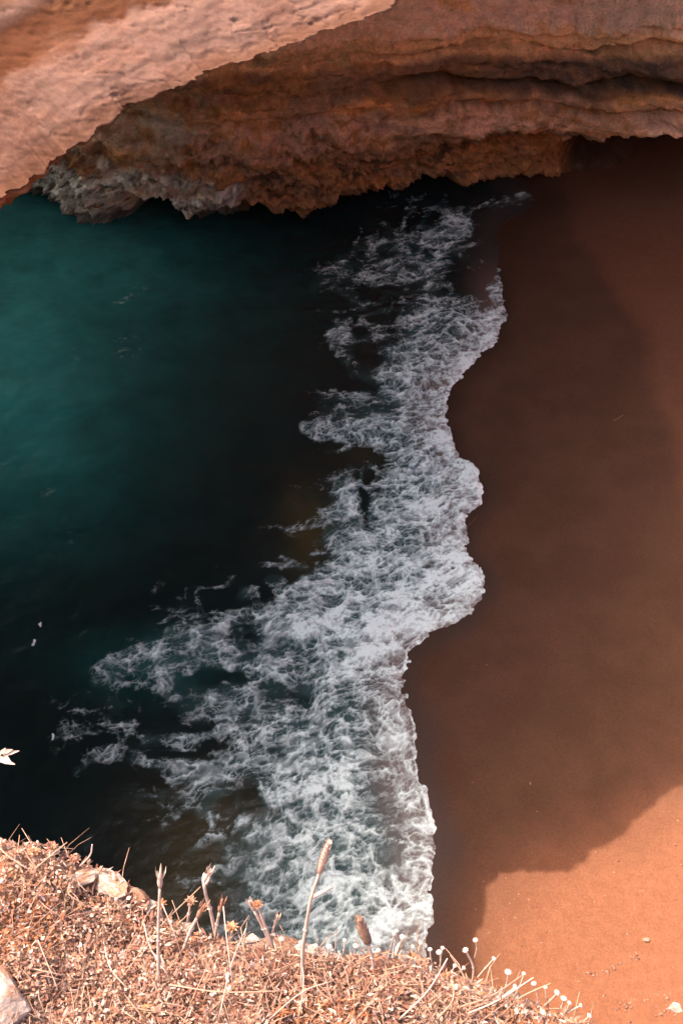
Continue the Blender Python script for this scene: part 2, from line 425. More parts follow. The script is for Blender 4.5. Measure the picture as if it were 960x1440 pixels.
# water colour: depth and stirred sand, with outside light painted in as teal
def blob(x, y, rx, ry): return np.exp(-(((wpx - x) / rx) ** 2 + ((wpy - y) / ry) ** 2))
deep = np.array([0.0085, 0.0145, 0.0140]); teal_glow = np.array([0.042, 0.275, 0.255]); green = np.array([0.014, 0.090, 0.074])
brown = np.array([0.125, 0.085, 0.026]); film = np.array([0.20, 0.120, 0.092]); mil = np.array([0.10, 0.20, 0.18])
wc = np.broadcast_to(deep, WX.shape + (3,)).copy()
offshore = sstep(-6.0, -30.0, WX)
wc = mixc(wc, teal_glow, np.clip(0.90 * blob(-10, 570, 170, 150) + 0.50 * blob(100, 390, 190, 110) + offshore, 0, 1))
wc = mixc(wc, green, np.clip(0.30 * blob(40, 660, 170, 90) + 0.25 * blob(220, 500, 170, 130) + 0.55 * blob(190, 925, 100, 45), 0, 1))
wc = wc * (1 + 0.22 * fbm(WX * 1.1, WY * 1.3, seed=64, octaves=6, gain=.62))[..., None]
wc = mixc(wc, brown, np.clip(0.42 * blob(432, 745, 36, 62) + 0.15 * blob(500, 640, 40, 24) + 0.35 * blob(290, 1180, 110, 90) + 0.30 * blob(240, 1280, 80, 60), 0, 1))
shallow = sstep(1.6, 0.25, sd) * sstep(9.0, 6.0, WX) * lerp(0.2, 1.0, sstep(28.5, 24.0, WY))
wc = mixc(wc, film, np.clip(shallow * 0.9, 0, 1))
wc = mixc(wc, mil, 0.30 * sstep(0.2, 0.6, dens) * (1 - 0.6 * shallow))
# shape of the surface
sz = sand_z(WX, WY)
film_t = np.clip(0.012 + 0.05 * sstep(0, 1.2, sd_n), 0, None)
lvl = np.where(sz > -0.05, np.maximum(0.0, sz + film_t), 0.0)
kk = 0.10; h0 = 0.0; hh = sz + film_t
lvl = kk * np.log1p(np.exp(np.clip((hh - h0) / kk, -40, 40))) - kk * 0.55
lvl = np.maximum(lvl, sz + film_t)
chop = 0.035 * fbm(WX * 0.55, WY * 0.8, seed=61, octaves=4) + 0.012 * fbm(WX * 2.4, WY * 2.9, seed=63, octaves=3)
tone = np.zeros_like(WX); mk = dens > 0.03
tone[mk] = foam_tone(WX[mk], WY[mk], dens[mk], sd[mk])
lump = (0.03 + 0.05 * tone) * sstep(0.05, 0.5, tone) * 0.6
lump = lump + (0.045 * (0.5 + 0.5 * ridged(WX * 2.2, WY * 2.6, seed=66)) + 0.02 * fbm(WX * 7, WY * 7, seed=68, octaves=3)) * sstep(0.3, 0.9, dens)
WZ = lvl + chop * sstep(0.3, 2.5, sd) + lump * sstep(0.0, 0.25, sd_n)
WZ = np.where(sd_n > 0, WZ - 0.02 * sstep(0.12, 0.0, sd_n), sz + film_t + np.maximum(sd_n * 1.2, -0.25) - 0.02)
WZ = np.where(np.abs(WX) > 40, WZ * 0 + 0.0, WZ)
M_SEA, n, l, b = newmat("sea_water")
tc = N(n, "ShaderNodeTexCoord"); P = tc.outputs["Object"]
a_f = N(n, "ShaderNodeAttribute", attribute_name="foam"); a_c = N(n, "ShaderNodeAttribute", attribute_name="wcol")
gr = noise_node(n, l, 30.0, 3, 0.7, P)
fo = math_node(n, l, 'MULTIPLY', a_f.outputs["Fac"], maprange(n, l, gr.outputs[0], 0.3, 0.7, 0.82, 1.12, False), clamp=True)
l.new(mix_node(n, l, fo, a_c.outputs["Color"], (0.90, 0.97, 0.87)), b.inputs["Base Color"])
l.new(maprange(n, l, fo, 0.03, 0.35, 0.10, 0.7), b.inputs["Roughness"])
b.inputs["IOR"].default_value = 1.33
b.inputs["Specular IOR Level"].default_value = 0.5
rip = noise_node(n, l, 5.5, 4, 0.65, P)
bm = N(n, "ShaderNodeBump"); bm.inputs["Strength"].default_value = 0.5; bm.inputs["Distance"].default_value = 0.05
l.new(math_node(n, l, 'ADD', math_node(n, l, 'MULTIPLY', rip.outputs[0], 0.5), math_node(n, l, 'MULTIPLY', gr.outputs[0], 0.25)), bm.inputs["Height"])
l.new(bm.outputs[0], b.inputs["Normal"])
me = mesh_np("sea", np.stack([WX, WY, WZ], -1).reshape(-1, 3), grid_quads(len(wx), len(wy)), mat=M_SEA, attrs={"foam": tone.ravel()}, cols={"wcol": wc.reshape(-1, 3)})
tag(obj("sea", me), kind="structure")

# ================================================================== CAVE WALL
base_px = [(40, 262), (90, 278), (150, 300), (235, 314), (320, 313), (440, 301), (560, 276), (680, 246), (790, 238), (870, 222), (960, 208), (1040, 200)]
bp = [tuple((on_sand(px, py) if px > 800 else atz(px, py, 0.05))[:2]) for px, py in base_px]
ctrl = [(-30, 46), (-21, 39), (-15, 33.5)] + bp + [(22, 36), (30, 32), (34, 20), (33, 4), (25, -13), (8, -18), (-8, -14), (-20, -16), (-30, -22)]
ctrl = np.array(ctrl, float)
dense_curve = spline(ctrl, 4000)
pxs, _ = proj(dense_curve[:, 0], dense_curve[:, 1], np.zeros(4000))
vis = (dense_curve[:, 1] > 25) & (pxs > -40) & (pxs < 1060)
dl = np.concatenate([[0], np.linalg.norm(np.diff(dense_curve, axis=0), axis=1)])
w = np.where(vis, 1 / 0.05, 1 / 0.6) * dl
cw = np.cumsum(w); nu = int(cw[-1])
sel = np.interp(np.linspace(0, cw[-1], nu), cw, np.arange(4000))
cx = np.interp(sel, np.arange(4000), dense_curve[:, 0]); cy = np.interp(sel, np.arange(4000), dense_curve[:, 1])
tx, ty = np.gradient(cx), np.gradient(cy); tl = np.hypot(tx, ty); tx /= tl; ty /= tl
nx_, ny_ = ty, -tx                             # towards the cave's inside
# smooth the normals so that the sweep does not fold
kern = np.ones(61) / 61
nx_ = np.convolve(np.pad(nx_, 30, mode='edge'), kern, 'valid'); ny_ = np.convolve(np.pad(ny_, 30, mode='edge'), kern, 'valid')
upx, _ = proj(cx, cy, np.zeros(nu)); upx = np.where(cy > 24, upx, 2000)
zs = np.concatenate([np.arange(-1.2, 9.0, 0.05), np.arange(9.0, 18.5, 0.4)]); nv = len(zs)
CX, ZZ = np.meshgrid(cx, zs, indexing='ij'); CY = np.repeat(cy[:, None], nv, 1); UP = np.repeat(upx[:, None], nv, 1)
right = sstep(420, 800, UP); farr = sstep(760, 900, UP)
zw = ZZ + 0.35 * fbm(CX * 0.25, CY * 0.25, seed=71, octaves=3) - 0.02 * (CX - 5) * right - 0.8 * farr
off = np.zeros_like(ZZ)
# overhanging belly above a hollow foot
edge_z = 2.35 + 1.55 * farr + 0.25 * fbm(CX * 0.5, CY * 0.5, seed=72, octaves=3)
belly = lerp(0.35, 1.6, right) + 2.4 * farr
off += belly * sstep(edge_z - 0.45, edge_z + 0.15, ZZ + 0.15 * fbm(CX * 2, CY * 2, ZZ * 2, seed=73, octaves=3))
off += 0.55 * np.sin(np.clip((ZZ - 2.2) / 2.2, 0, 1) * math.pi) * right
off -= 0.30 * np.clip(ZZ - 3.4, 0, 4) * right                      # leans back above the belly
off -= 0.42 * np.clip(ZZ - 5.2, 0, 2.6) * right
off -= 0.30 * np.clip(ZZ - 1.2, 0, 7) * (1 - right)
off += 0.9 * np.clip(ZZ - 7.5, 0, 12) * 0.6                        # vault closing overhead
# bedding: ledges and slots
for (zc, th, amp, sd_) in ((3.35, .10, -.40, 1), (4.15, .13, -1.2, 2), (4.75, .09, .35, 3), (5.05, .06, -.65, 4), (5.9, .08, -.12, 5), (6.7, .07, -.18, 6), (3.7, .12, .16, 7), (2.9, .1, .1, 8)):
    zc_ = zc + 0.16 * fbm(CX * 0.4 + sd_ * 9, CY * 0.4, seed=80 + sd_, octaves=3)
    fade = 0.45 + 0.55 * sstep(-0.4, 0.3, fbm(CX * 0.3 + sd_ * 5, CY * 0.3, seed=90 + sd_, octaves=3))
    off += amp * fade * np.exp(-((zw - zc_) / th) ** 2) * lerp(0.5, 1.0, right)
lay = np.floor(zw / 0.42 + 0.3 * fbm(CX * 0.6, CY * 0.6, ZZ, seed=101, octaves=3))
off += 0.16 * vnoise(lay * 3.7, CX * 0.15, seed=102) * lerp(0.5, 1, right)
# rugged relief; strongest at the weathered foot
rug = sstep(3.6, 1.6, ZZ + 1.0 * fbm(CX * 0.4, CY * 0.4, seed=103, octaves=2)) * lerp(1.0, 0.45, farr)
off += 0.30 * fbm(CX * 0.7, CY * 0.7, ZZ * 1.1, seed=105, octaves=5) + 0.06 * ridged(CX * 3, CY * 3, ZZ * 4.5, seed=106)
off += 0.09 * fbm(CX * 6, CY * 6, ZZ * 9, seed=115, octaves=4, gain=.65) + rug * 0.24 * ridged(CX * 6.5, CY * 6.5, ZZ * 6.5, seed=116, octaves=3, gain=.65)
off += rug * (0.42 * ridged(CX * 1.1, CY * 1.1, ZZ * 1.3, seed=107) + 0.20 * ridged(CX * 3.1, CY * 3.1, ZZ * 3.1, seed=108, octaves=3))
# broken block faces on the upper right
off += 0.22 * sstep(4.8, 5.6, ZZ) * right * np.round(2.2 * vnoise(CX * 0.55, ZZ * 0.8 + CX * 0.2, seed=109)) / 2.2
# wave-cut notch at the water line
notch = sstep(0.75, 0.25, ZZ + 0.35 * fbm(CX * 0.9, CY * 0.9, seed=110, octaves=3)) * (1 - sstep(700, 800, UP))
spur = sstep(0.15, 0.5, fbm(CX * 0.55 + 3, CY * 0.55, seed=111, octaves=2))
notch_k = np.clip(sstep(175, 205, UP) * (1.0 - 0.85 * spur) * 1.1, 0, 1.1)
off -= notch * (0.25 + 0.9 * notch_k)
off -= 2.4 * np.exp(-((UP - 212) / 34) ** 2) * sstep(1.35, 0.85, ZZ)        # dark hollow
off += 0.5 * np.exp(-((UP - 300) / 26) ** 2) * sstep(1.8, 0.2, ZZ) + 0.55 * np.exp(-((UP - 120) / 40) ** 2) * sstep(1.9, 0.0, ZZ)
off += 0.7 * np.exp(-((UP - 700) / 90) ** 2) * np.exp(-((ZZ - 0.45) / .28) ** 2)   # shelf at the sand's corner
off -= 1.8 * sstep(770, 830, UP) * sstep(edge_z - .1, edge_z - .6, ZZ) * sstep(0.35, 0.9, ZZ)        # hollow behind the sand
VX = CX + nx_[:, None] * off; VY = CY + ny_[:, None] * off
VZ = ZZ + 0.10 * fbm(CX * 1.5, CY * 1.5, ZZ * 1.5, seed=112, octaves=3)
# colours of the beds
ora = np.array([0.62, 0.30, 0.13]); bro = np.array([0.38, 0.175, 0.085]); drk = np.array([0.090, 0.050, 0.032]); pnk = np.array([0.80, 0.42, 0.24]); gry = np.array([0.62, 0.54, 0.43]); rst = np.array([0.50, 0.20, 0.065])
nA = fbm(CX * 0.8, CY * 0.8, ZZ * 1.6, seed=120, octaves=5); nB = fbm(CX * 2.2, CY * 2.2, ZZ * 3.4, seed=121, octaves=6, gain=.62); nC = fbm(CX * 0.35, CY * 0.35, ZZ * 0.7, seed=122, octaves=4)
C = mixc(np.broadcast_to(bro, ZZ.shape + (3,)), rst, sstep(-0.3, 0.4, nA))
up = zw
C = C * (1 + 0.45 * np.clip(nB, -1, 1))[..., None]
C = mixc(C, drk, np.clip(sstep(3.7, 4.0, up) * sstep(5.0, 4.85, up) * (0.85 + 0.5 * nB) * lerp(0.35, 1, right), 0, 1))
C = mixc(C, ora, sstep(4.8, 5.0, up))
C = mixc(C, pnk, sstep(5.35, 5.75, up + 0.35 * nA) * sstep(-0.35, 0.1, nA + 0.3 * nB) * 0.9)
C = mixc(C, np.array([0.30, 0.21, 0.16]), sstep(5.4, 6.0, up) * sstep(0.35, 0.55, nC + 0.35 * nB) * 0.6)
C = mixc(C, np.array([0.52, 0.27, 0.17]), sstep(2.35, 2.6, up) * sstep(3.5, 3.2, up) * sstep(-0.4, 0.3, nB) * 0.7)
C = mixc(C, rst, sstep(2.4, 2.0, up) * right * 0.7)
gz = (1 - sstep(305, 350, UP + 25 * nA)) * sstep(2.1, 1.2, ZZ + 0.7 * nA) * sstep(-0.55, 0.05, nB + 0.25)
C = mixc(C, gry, np.clip(gz, 0, 1) * 0.92)
nD = fbm(CX * 5, CY * 5, ZZ * 5, seed=123, octaves=5, gain=.65)
C = mixc(C, np.array([.72, .62, .48]), np.clip(gz, 0, 1) * sstep(0.15, 0.5, nD) * .8)
C = mixc(C, np.array([.10, .07, .045]), np.clip(gz, 0, 1) * sstep(-0.1, -0.45, nD) * .8)
C = C * (1 + 0.35 * np.clip(nD, -1, 1))[..., None]
pb = sstep(520, 600, UP) * sstep(900, 820, UP) * sstep(5.4, 5.7, up + .3 * nB) * sstep(-.30, 0.0, nA + .6 * nB + .15)
C = mixc(C, np.array([.88, .51, .32]), np.clip(pb, 0, 1) * .9)
C = mixc(C, np.array([0.36, 0.27, 0.19]), np.exp(-((UP - 250) / 60) ** 2 - ((ZZ - 3.4) / 0.8) ** 2) * sstep(-0.3, 0.3, nB + 0.2) * 0.9)
C = mixc(C, np.array([0.50, 0.25, 0.16]), np.exp(-((UP - 410) / 70) ** 2 - ((ZZ - 3.0) / 0.7) ** 2) * sstep(-0.3, 0.3, nB) * 0.9)
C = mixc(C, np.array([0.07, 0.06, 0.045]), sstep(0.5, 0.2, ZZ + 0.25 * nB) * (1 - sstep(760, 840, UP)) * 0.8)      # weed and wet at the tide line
C = mixc(C, np.array([0.050, 0.030, 0.020]), sstep(770, 810, UP + 18 * nB) * sstep(edge_z + .05, edge_z - .25, ZZ + .1 * nB) * 0.92)   # shade of the recess painted into the rock colour
streak = vnoise(zw * 5.5 + 0.6 * nA, CX * 0.22, CY * 0.22, seed=124) + 0.7 * vnoise(zw * 13 + 0.6 * nB, CX * 0.5, CY * 0.5, seed=125)
C = C * np.clip(1 + 0.38 * streak * lerp(0.5, 1, right), 0.35, 1.6)[..., None]
C = mixc(C, np.array([.085, .042, .022]), np.clip(sstep(2.4, 1.7, ZZ + .5 * nA) * sstep(320, 380, UP) * sstep(760, 600, UP) * sstep(0.05, 0.4, nB + .3 * nD), 0, 1) * .85)  # dark holes in the foot: their shade painted as noisy patches
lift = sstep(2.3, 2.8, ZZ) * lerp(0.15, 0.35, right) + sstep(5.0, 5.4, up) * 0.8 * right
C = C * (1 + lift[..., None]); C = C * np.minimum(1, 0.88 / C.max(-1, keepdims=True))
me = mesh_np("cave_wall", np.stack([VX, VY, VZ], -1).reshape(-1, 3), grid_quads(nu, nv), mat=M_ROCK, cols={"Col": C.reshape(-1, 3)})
tag(obj("cave_wall", me), kind="structure")

# ================================================================== ROOF RIM round the opening overhead
lip_vis = [((0, 276), 13.2), ((130, 190), 13.85), ((280, 108), 14.12), ((370, 74), 14.12), ((455, 40), 14.2), ((545, -6), 14.35)]
lip = [tuple(atz(px, py, z)) for (px, py), z in lip_vis]
loop = [(-5.15, 8.3, 13.6)] + lip + [(3.4, 18.6, 14.9), (8, 23.5, 15.2), (13.5, 29.5, 15.5), (21, 30.5, 16), (26.5, 22, 16.5), (27, 10, 17), (24, 0, 17.3), (16, -7, 17.5), (8, -8, 17.5), (3.8, -4.5, 17.6), (1.2, -2.8, 17.6), (-2.6, -1.6, 17.4), (-5.2, 1.2, 16.6), (-5.6, 4.6, 15.0)]  # unseen right and rear of the opening widened to admit more sky light
lp = np.array(loop)
cl = spline(np.vstack([lp[-2:], lp, lp[:3]]), 6000)
# one full turn
i0 = int(np.argmin(np.linalg.norm(cl[:3000] - lp[0], axis=1))); i1 = 3000 + int(np.argmin(np.linalg.norm(cl[3000:] - lp[0], axis=1)))
cl = cl[i0:i1]
lpx, lpy = proj(cl[:, 0], cl[:, 1], cl[:, 2])
visl = (cl[:, 1] > 7) & (lpx > -150) & (lpx < 700) & (lpy > -250)
dl = np.linalg.norm(np.diff(np.vstack([cl, cl[:1]]), axis=0), axis=1)
cw = np.concatenate([[0], np.cumsum(np.where(visl, 1 / 0.022, 1 / 0.25) * dl)])
nu = int(cw[-1])
q = np.interp(np.linspace(0, cw[-1], nu, endpoint=False), cw, np.arange(len(cl) + 1))
cc = np.vstack([cl, cl[:1]]); Lx, Ly, Lz = (np.interp(q, np.arange(len(cc)), cc[:, k]) for k in range(3))
# outward normal from a smoothed contour
ctr = np.array([6.0, 8.0])
tx = np.gradient(Lx, q); ty = np.gradient(Ly, q)
ln = np.hypot(tx, ty) + 1e-9; ox, oy = -ty / ln, tx / ln
flip = np.sign(ox * (Lx - ctr[0]) + oy * (Ly - ctr[1])); ox *= flip; oy *= flip
rx_, ry_ = Lx - ctr[0], Ly - ctr[1]; rl = np.hypot(rx_, ry_); ox = 0.5 * ox + 0.5 * rx_ / rl; oy = 0.5 * oy + 0.5 * ry_ / rl
ol = np.hypot(ox, oy); ox /= ol; oy /= ol
for _ in range(4):
    ox = np.convolve(np.concatenate([ox[-40:], ox, ox[:40]]), np.ones(81) / 81, 'valid'); oy = np.convolve(np.concatenate([oy[-40:], oy, oy[:40]]), np.ones(81) / 81, 'valid')
TOP = 18.9
s_top = np.concatenate([[40], [30, 20, 16, 12, 9, 7.5], np.arange(6.5, 4.0, -0.12), np.arange(4.0, 0.35, -0.022), np.arange(0.35, 0.0, -0.015)])
prof_under = [(0.0, 0.0), (0.015, -.04), (0.03, -.08), (0.05, -.13), (0.07, -.18), (.09, -.24), (.12, -.30), (.16, -.37), (.22, -.45), (.30, -.54), (.42, -.64), (.6, -.75), (.85, -.86), (1.2, -.97), (1.8, -1.05), (3, -1.1), (6, -1.0), (12, -.8), (20, -.6), (40, -.4)]
rows = []
slope = math.tan(math.radians(36))
near_side = sstep(3.0, -1.0, Ly)
for s in s_top:
    h = np.minimum(s * slope * (0.80 + 0.04 * s), TOP - 0.6 * near_side - Lz)
    h = np.where(TOP - Lz < 0.05, 0, h)
    rows.append((np.full(nu, s), Lz + np.maximum(h, 0.0)))
left_face = 0.16 + 0.55 * sstep(260, -60, lpx[np.clip(q.astype(int), 0, len(lpx) - 1)])
for s, dz in prof_under:
    rows.append((np.full(nu, s), Lz + dz * left_face))
S = np.stack([r[0] for r in rows], 1); Z = np.stack([r[1] for r in rows], 1); nr = len(rows); ntop = len(s_top)
X = Lx[:, None] + ox[:, None] * S; Y = Ly[:, None] + oy[:, None] * S
arc = np.concatenate([[0], np.cumsum(np.hypot(np.diff(Lx), np.diff(Ly)))])[:, None] + 0 * S
# relief: jagged lip and pitted slope
jag = 0.16 * fbm(Lx * 1.1, Ly * 1.1, seed=130, octaves=6, gain=.6) + 0.08 * np.round(2.5 * fbm(Lx * 2.6, Ly * 2.6, seed=131, octaves=3)) / 2.5 + 0.04 * ridged(Lx * 9, Ly * 9, seed=139)
jagf = np.exp(-S / 0.5)
X -= ox[:, None] * jag[:, None] * jagf; Y -= oy[:, None] * jag[:, None] * jagf
istop = (np.arange(nr) < ntop)[None, :] * 1.0
wrp = 0.25 * fbm(X * 1.5, Y * 1.5, Z * 1.5, seed=138, octaves=3)
pit = np.clip(fbm(X * 6, Y * 6, Z * 11, seed=143, octaves=4) - .45, 0, 1)
crk = np.clip(1 - np.abs(fbm(X * 0.9, Y * 0.9, Z * 3.5, seed=144, octaves=4)) * 28, 0, 1)
rel = 0.04 * fbm(X * 0.8, Y * 0.8, Z * 1.0, seed=132, octaves=3) - 0.020 * pit - 0.014 * crk + 0.005 * ridged((X + wrp) * 3.6, (Y - wrp) * 3.6, Z * 9, seed=133, octaves=5, gain=.6) + 0.005 * fbm(X * 9, Y * 9, Z * 26, seed=134, octaves=4, gain=.65)
hgt = Z - Lz[:, None]
hq = hgt + 0.05 * fbm(X * 0.7, Y * 0.7, seed=135, octaves=4)
ledge = -0.02 * sstep(.48, .60, hq) + 0.03 * sstep(.80, .88, hq) + 0.012 * sstep(0.10, 0.12, hq + .05 * fbm(X * 4, Y * 4, seed=148, octaves=3)) + 0.015 * sstep(0.20, 0.24, hq + 0.06 * fbm(X * 3, Y * 3, seed=136)) + 0.012 * sstep(.36, .39, hq + .1 * fbm(X * 2, Y * 2, seed=137))
calm = sstep(12, 3, S)
Z = Z + (rel * (0.4 + 0.6 * sstep(0, .2, S)) + (ledge if True else 0)) * istop * calm + (1 - istop) * sstep(0.02, .25, S) * 0.10 * ridged(X * 2.2, Y * 2.2, Z * 5, seed=145)
und = (1 - istop) * (0.10 * fbm(X * 2, Y * 2, Z * 6, seed=146, octaves=5, gain=.6))
X -= ox[:, None] * (rel + und) * calm; Y -= oy[:, None] * (rel + und) * calm
pal = np.array([0.152, 0.076, 0.052]); pal2 = np.array([0.136, 0.062, 0.040]); orn = np.array([0.085, 0.026, 0.009]); orn2 = np.array([0.100, 0.034, 0.0125])
nA = fbm(X * 1.2, Y * 1.2, Z * 2, seed=140, octaves=5); nB = fbm(X * 4, Y * 4, Z * 6, seed=141, octaves=4)
C = mixc(np.broadcast_to(pal, X.shape + (3,)), pal2, sstep(-0.3, 0.3, nA + 0.4 * nB))
fm_ = fbm(X * 16, Y * 16, Z * 26, seed=149, octaves=3, gain=.6)
C = C * (1 + 0.16 * np.clip(fm_, -1, 1) + 0.10 * np.clip(nB, -1, 1))[..., None]
band = fbm(X * 0.5, Y * 0.5, hq * 14, seed=147, octaves=4, gain=.6)
C = C * (1 + 0.20 * np.clip(band, -1, 1))[..., None]
RIM_B1, RIM_B2, RIM_B3 = 0.54, 0.84, 0.93
C = mixc(C, mixc(np.broadcast_to(orn, X.shape + (3,)), orn2, sstep(-0.2, 0.4, nA)), sstep(RIM_B1 - .07, RIM_B1 + .07, hq + 0.08 * nB) * sstep(RIM_B2 + .05, RIM_B2 - .05, hq))
C = mixc(C, orn2, sstep(RIM_B3 - .04, RIM_B3 + .04, hq) * 0.6)
C = mixc(C, orn2, sstep(0.16, 0.03, hq + 0.04 * nB) * 0.55)
C = mixc(C, np.array([.26, .105, .048]) * (1 + 0.35 * np.clip(nB, -1, 1))[..., None], (1 - istop) * sstep(0.0, 0.05, -hgt + 0 * S))
if DEBUG:
    a_, b_ = proj(X, Y, Z)
    for (u_, v_) in ((0, 120), (110, 60), (230, 0), (0, 50), (60, 0), (0, 0), (300, 0), (150,150)):
        k_ = np.argmin(((a_ - u_) ** 2 + (b_ - v_) ** 2) + 1e6 * (istop < 1)); print("RIM", u_, v_, hgt.ravel()[k_], S.ravel()[k_], a_.ravel()[k_], b_.ravel()[k_])
me = mesh_np("cave_roof", np.stack([X, Y, Z], -1).reshape(-1, 3), grid_quads(nu, nr, True), mat=M_RIM, cols={"Col": C.reshape(-1, 3)})
tag(obj("cave_roof", me), kind="structure")

# ================================================================== CLIFF EDGE in front of the photographer
edge_px = [(-420, 1150), (-200, 1165), (0, 1196), (60, 1205), (110, 1218), (160, 1236), (205, 1275), (255, 1302), (330, 1328), (400, 1342), (480, 1342), (560, 1344), (610, 1362), (660, 1384), (720, 1408), (790, 1436), (850, 1462), (960, 1520), (1200, 1640)]
EDGE_Z = 18.30
edge = np.array([atz(px, py, EDGE_Z + 0.02)[:2] for px, py in edge_px])
edge_s = spline(np.vstack([[-2.6, 0.55], edge, [2.4, -0.9]]), 260)
def ground_z(x, y):
    return EDGE_Z + 0.05 * fbm(x * 3.2, y * 3.2, seed=150, octaves=4) + 0.018 * fbm(x * 14, y * 14, seed=151, octaves=3) - 0.03 * x
def edge_sd(x, y): return poly_sd(np.asarray(x, float), np.asarray(y, float), edge_s[:, :2])
# rows from the edge back under the photographer, and down the face
back = np.concatenate([-np.arange(0, 0.7, 0.012), -np.arange(0.72, 4.0, 0.15)])
en = len(edge_s)
tx = np.gradient(edge_s[:, 0]); ty = np.gradient(edge_s[:, 1]); ln = np.hypot(tx, ty); ex, ey = -ty / ln, tx / ln
for _ in range(3):
    ex = np.convolve(np.pad(ex, 12, mode='edge'), np.ones(25) / 25, 'valid'); ey = np.convolve(np.pad(ey, 12, mode='edge'), np.ones(25) / 25, 'valid')
ln = np.hypot(ex, ey); ex /= ln; ey /= ln
rows = []
face = [(0.00, -0.9), (-0.25, -0.75), (-0.22, -.5), (-.12, -.32), (-0.05, -.2), (-0.005, -.12), (.018, -.07), (.02, -.035)]
for o_, dz in face:
    x = edge_s[:, 0] + ex * o_; y = edge_s[:, 1] + ey * o_
    jj = 0.03 * fbm(x * 9, y * 9, np.full_like(x, dz * 6), seed=152, octaves=3)
    rows.append((x + ex * jj, y + ey * jj, ground_z(edge_s[:, 0], edge_s[:, 1]) + dz))
for d in back:
    x = edge_s[:, 0] * (1 if d > -0.7 else 1) + ex * d; y = edge_s[:, 1] + ey * d
    rows.append((x, y, ground_z(x, y) - 0.02 * math.exp(d / 0.02)))
X = np.stack([r[0] for r in rows], 1); Y = np.stack([r[1] for r in rows], 1); Z = np.stack([r[2] for r in rows], 1)
nA = fbm(X * 7, Y * 7, seed=153, octaves=4); nB = fbm(X * 40, Y * 40, seed=154, octaves=3)
C = mixc(np.broadcast_to(np.array([.20, .10, .062]), X.shape + (3,)), np.array([.30, .18, .13]), sstep(-.2, .4, nA)); C = mixc(C, np.array([.12, .065, .042]), sstep(0.1, 0.5, nB) * .6)
me = mesh_np("cliff_edge", np.stack([X, Y, Z], -1).reshape(-1, 3), grid_quads(en, len(rows)), mat=M_SOIL, cols={"Col": C.reshape(-1, 3)})
tag(obj("cliff_edge", me), kind="structure")

def on_ground(px, py):
    z = EDGE_Z
    for _ in range(6):
        p = atz(px, py, z); z = float(ground_z(p[0], p[1]))
    return np.array([p[0], p[1], z])

# ------------------------------------------------------------------ plant building blocks
PC = dict(straw=(.30, .165, .106), pale=(.41, .27, .205), pink=(.245, .102, .062), rust=(.24, .082, .034), tan=(.265, .124, .074), brown=(.18, .09, .055), white=(.40, .31, .255), orange=(.33, .145, .07), dark=(.08, .045, .03))
class MB:
    def __init__(s): s.v = []; s.q = []; s.t = []; s.c = []; s.n = 0
    def add(s, v, q=None, t=None, c=(1, 1, 1)):
        v = np.asarray(v, float)
        if q is not None and len(q): s.q.append(np.asarray(q) + s.n)
        if t is not None and len(t): s.t.append(np.asarray(t) + s.n)
        s.v.append(v); s.n += len(v)
        c = np.asarray(c, float); s.c.append(np.broadcast_to(c, (len(v), 3)) if c.ndim == 1 else c)
    def tube(s, pts, radii, c, sides=6):
        p = np.asarray(pts, float); k = len(p); r = np.broadcast_to(np.asarray(radii, float), (k,))
        t = np.gradient(p, axis=0); t /= np.linalg.norm(t, axis=1)[:, None] + 1e-12
        ref = np.array([0.3, 0.2, 1.0]) if abs(t[0][2]) < 0.9 else np.array([1.0, 0.2, 0.1])
        a = np.cross(t, ref); a /= np.linalg.norm(a, axis=1)[:, None] + 1e-12; b_ = np.cross(t, a)
        th = np.arange(sides) / sides * 2 * math.pi
        ring = p[:, None] + r[:, None, None] * (np.cos(th)[None, :, None] * a[:, None] + np.sin(th)[None, :, None] * b_[:, None])
        I, J = np.meshgrid(np.arange(k - 1), np.arange(sides), indexing='ij'); J2 = (J + 1) % sides
        qd = np.stack([I * sides + J, I * sides + J2, (I + 1) * sides + J2, (I + 1) * sides + J], -1).reshape(-1, 4)
        v = ring.reshape(-1, 3)
        v = np.vstack([v, p[:1], p[-1:]]); n0 = k * sides
        tr = [(n0, (j + 1) % sides, j) for j in range(sides)] + [(n0 + 1, (k - 1) * sides + j, (k - 1) * sides + (j + 1) % sides) for j in range(sides)]
        s.add(v, qd, tr, c)
    def leaf(s, base, d, length, width, c, bend=0.3, up=(0, 0, 1), fold=0.25):
        d = np.asarray(d, float); d /= np.linalg.norm(d) + 1e-12
        side = np.cross(d, up); side /= np.linalg.norm(side) + 1e-9; nr_ = np.cross(side, d)
        pts = []; us = (0, .3, .62, 1.0); ws = (.35, 1.0, .85, .12)
        for u, w_ in zip(us, ws):
            ce = np.asarray(base) + d * length * u + nr_ * (bend * length * (u - u * u * 1.4))
            pts += [ce - side * width * w_ / 2 + nr_ * fold * width * w_, ce, ce + side * width * w_ / 2 + nr_ * fold * width * w_]
        q_ = []
        for k in range(3):
            q_ += [(k * 3, k * 3 + 1, k * 3 + 4, k * 3 + 3), (k * 3 + 1, k * 3 + 2, k * 3 + 5, k * 3 + 4)]
        s.add(pts, q_, None, c)
    def mesh(s, name, mat):
        return mesh_np(name, np.vstack(s.v), np.vstack(s.q) if s.q else None, np.vstack(s.t) if s.t else None, mat=mat, cols={"Col": np.vstack(s.c)})
def jitter(c, a=0.12):
    return np.clip(np.array(c) * (1 + RNG.uniform(-a, a)) * (1 + RNG.uniform(-a / 3, a / 3, 3)), 0, 0.95)
def local(p, o): return np.asarray(p, float) - np.asarray(o, float)

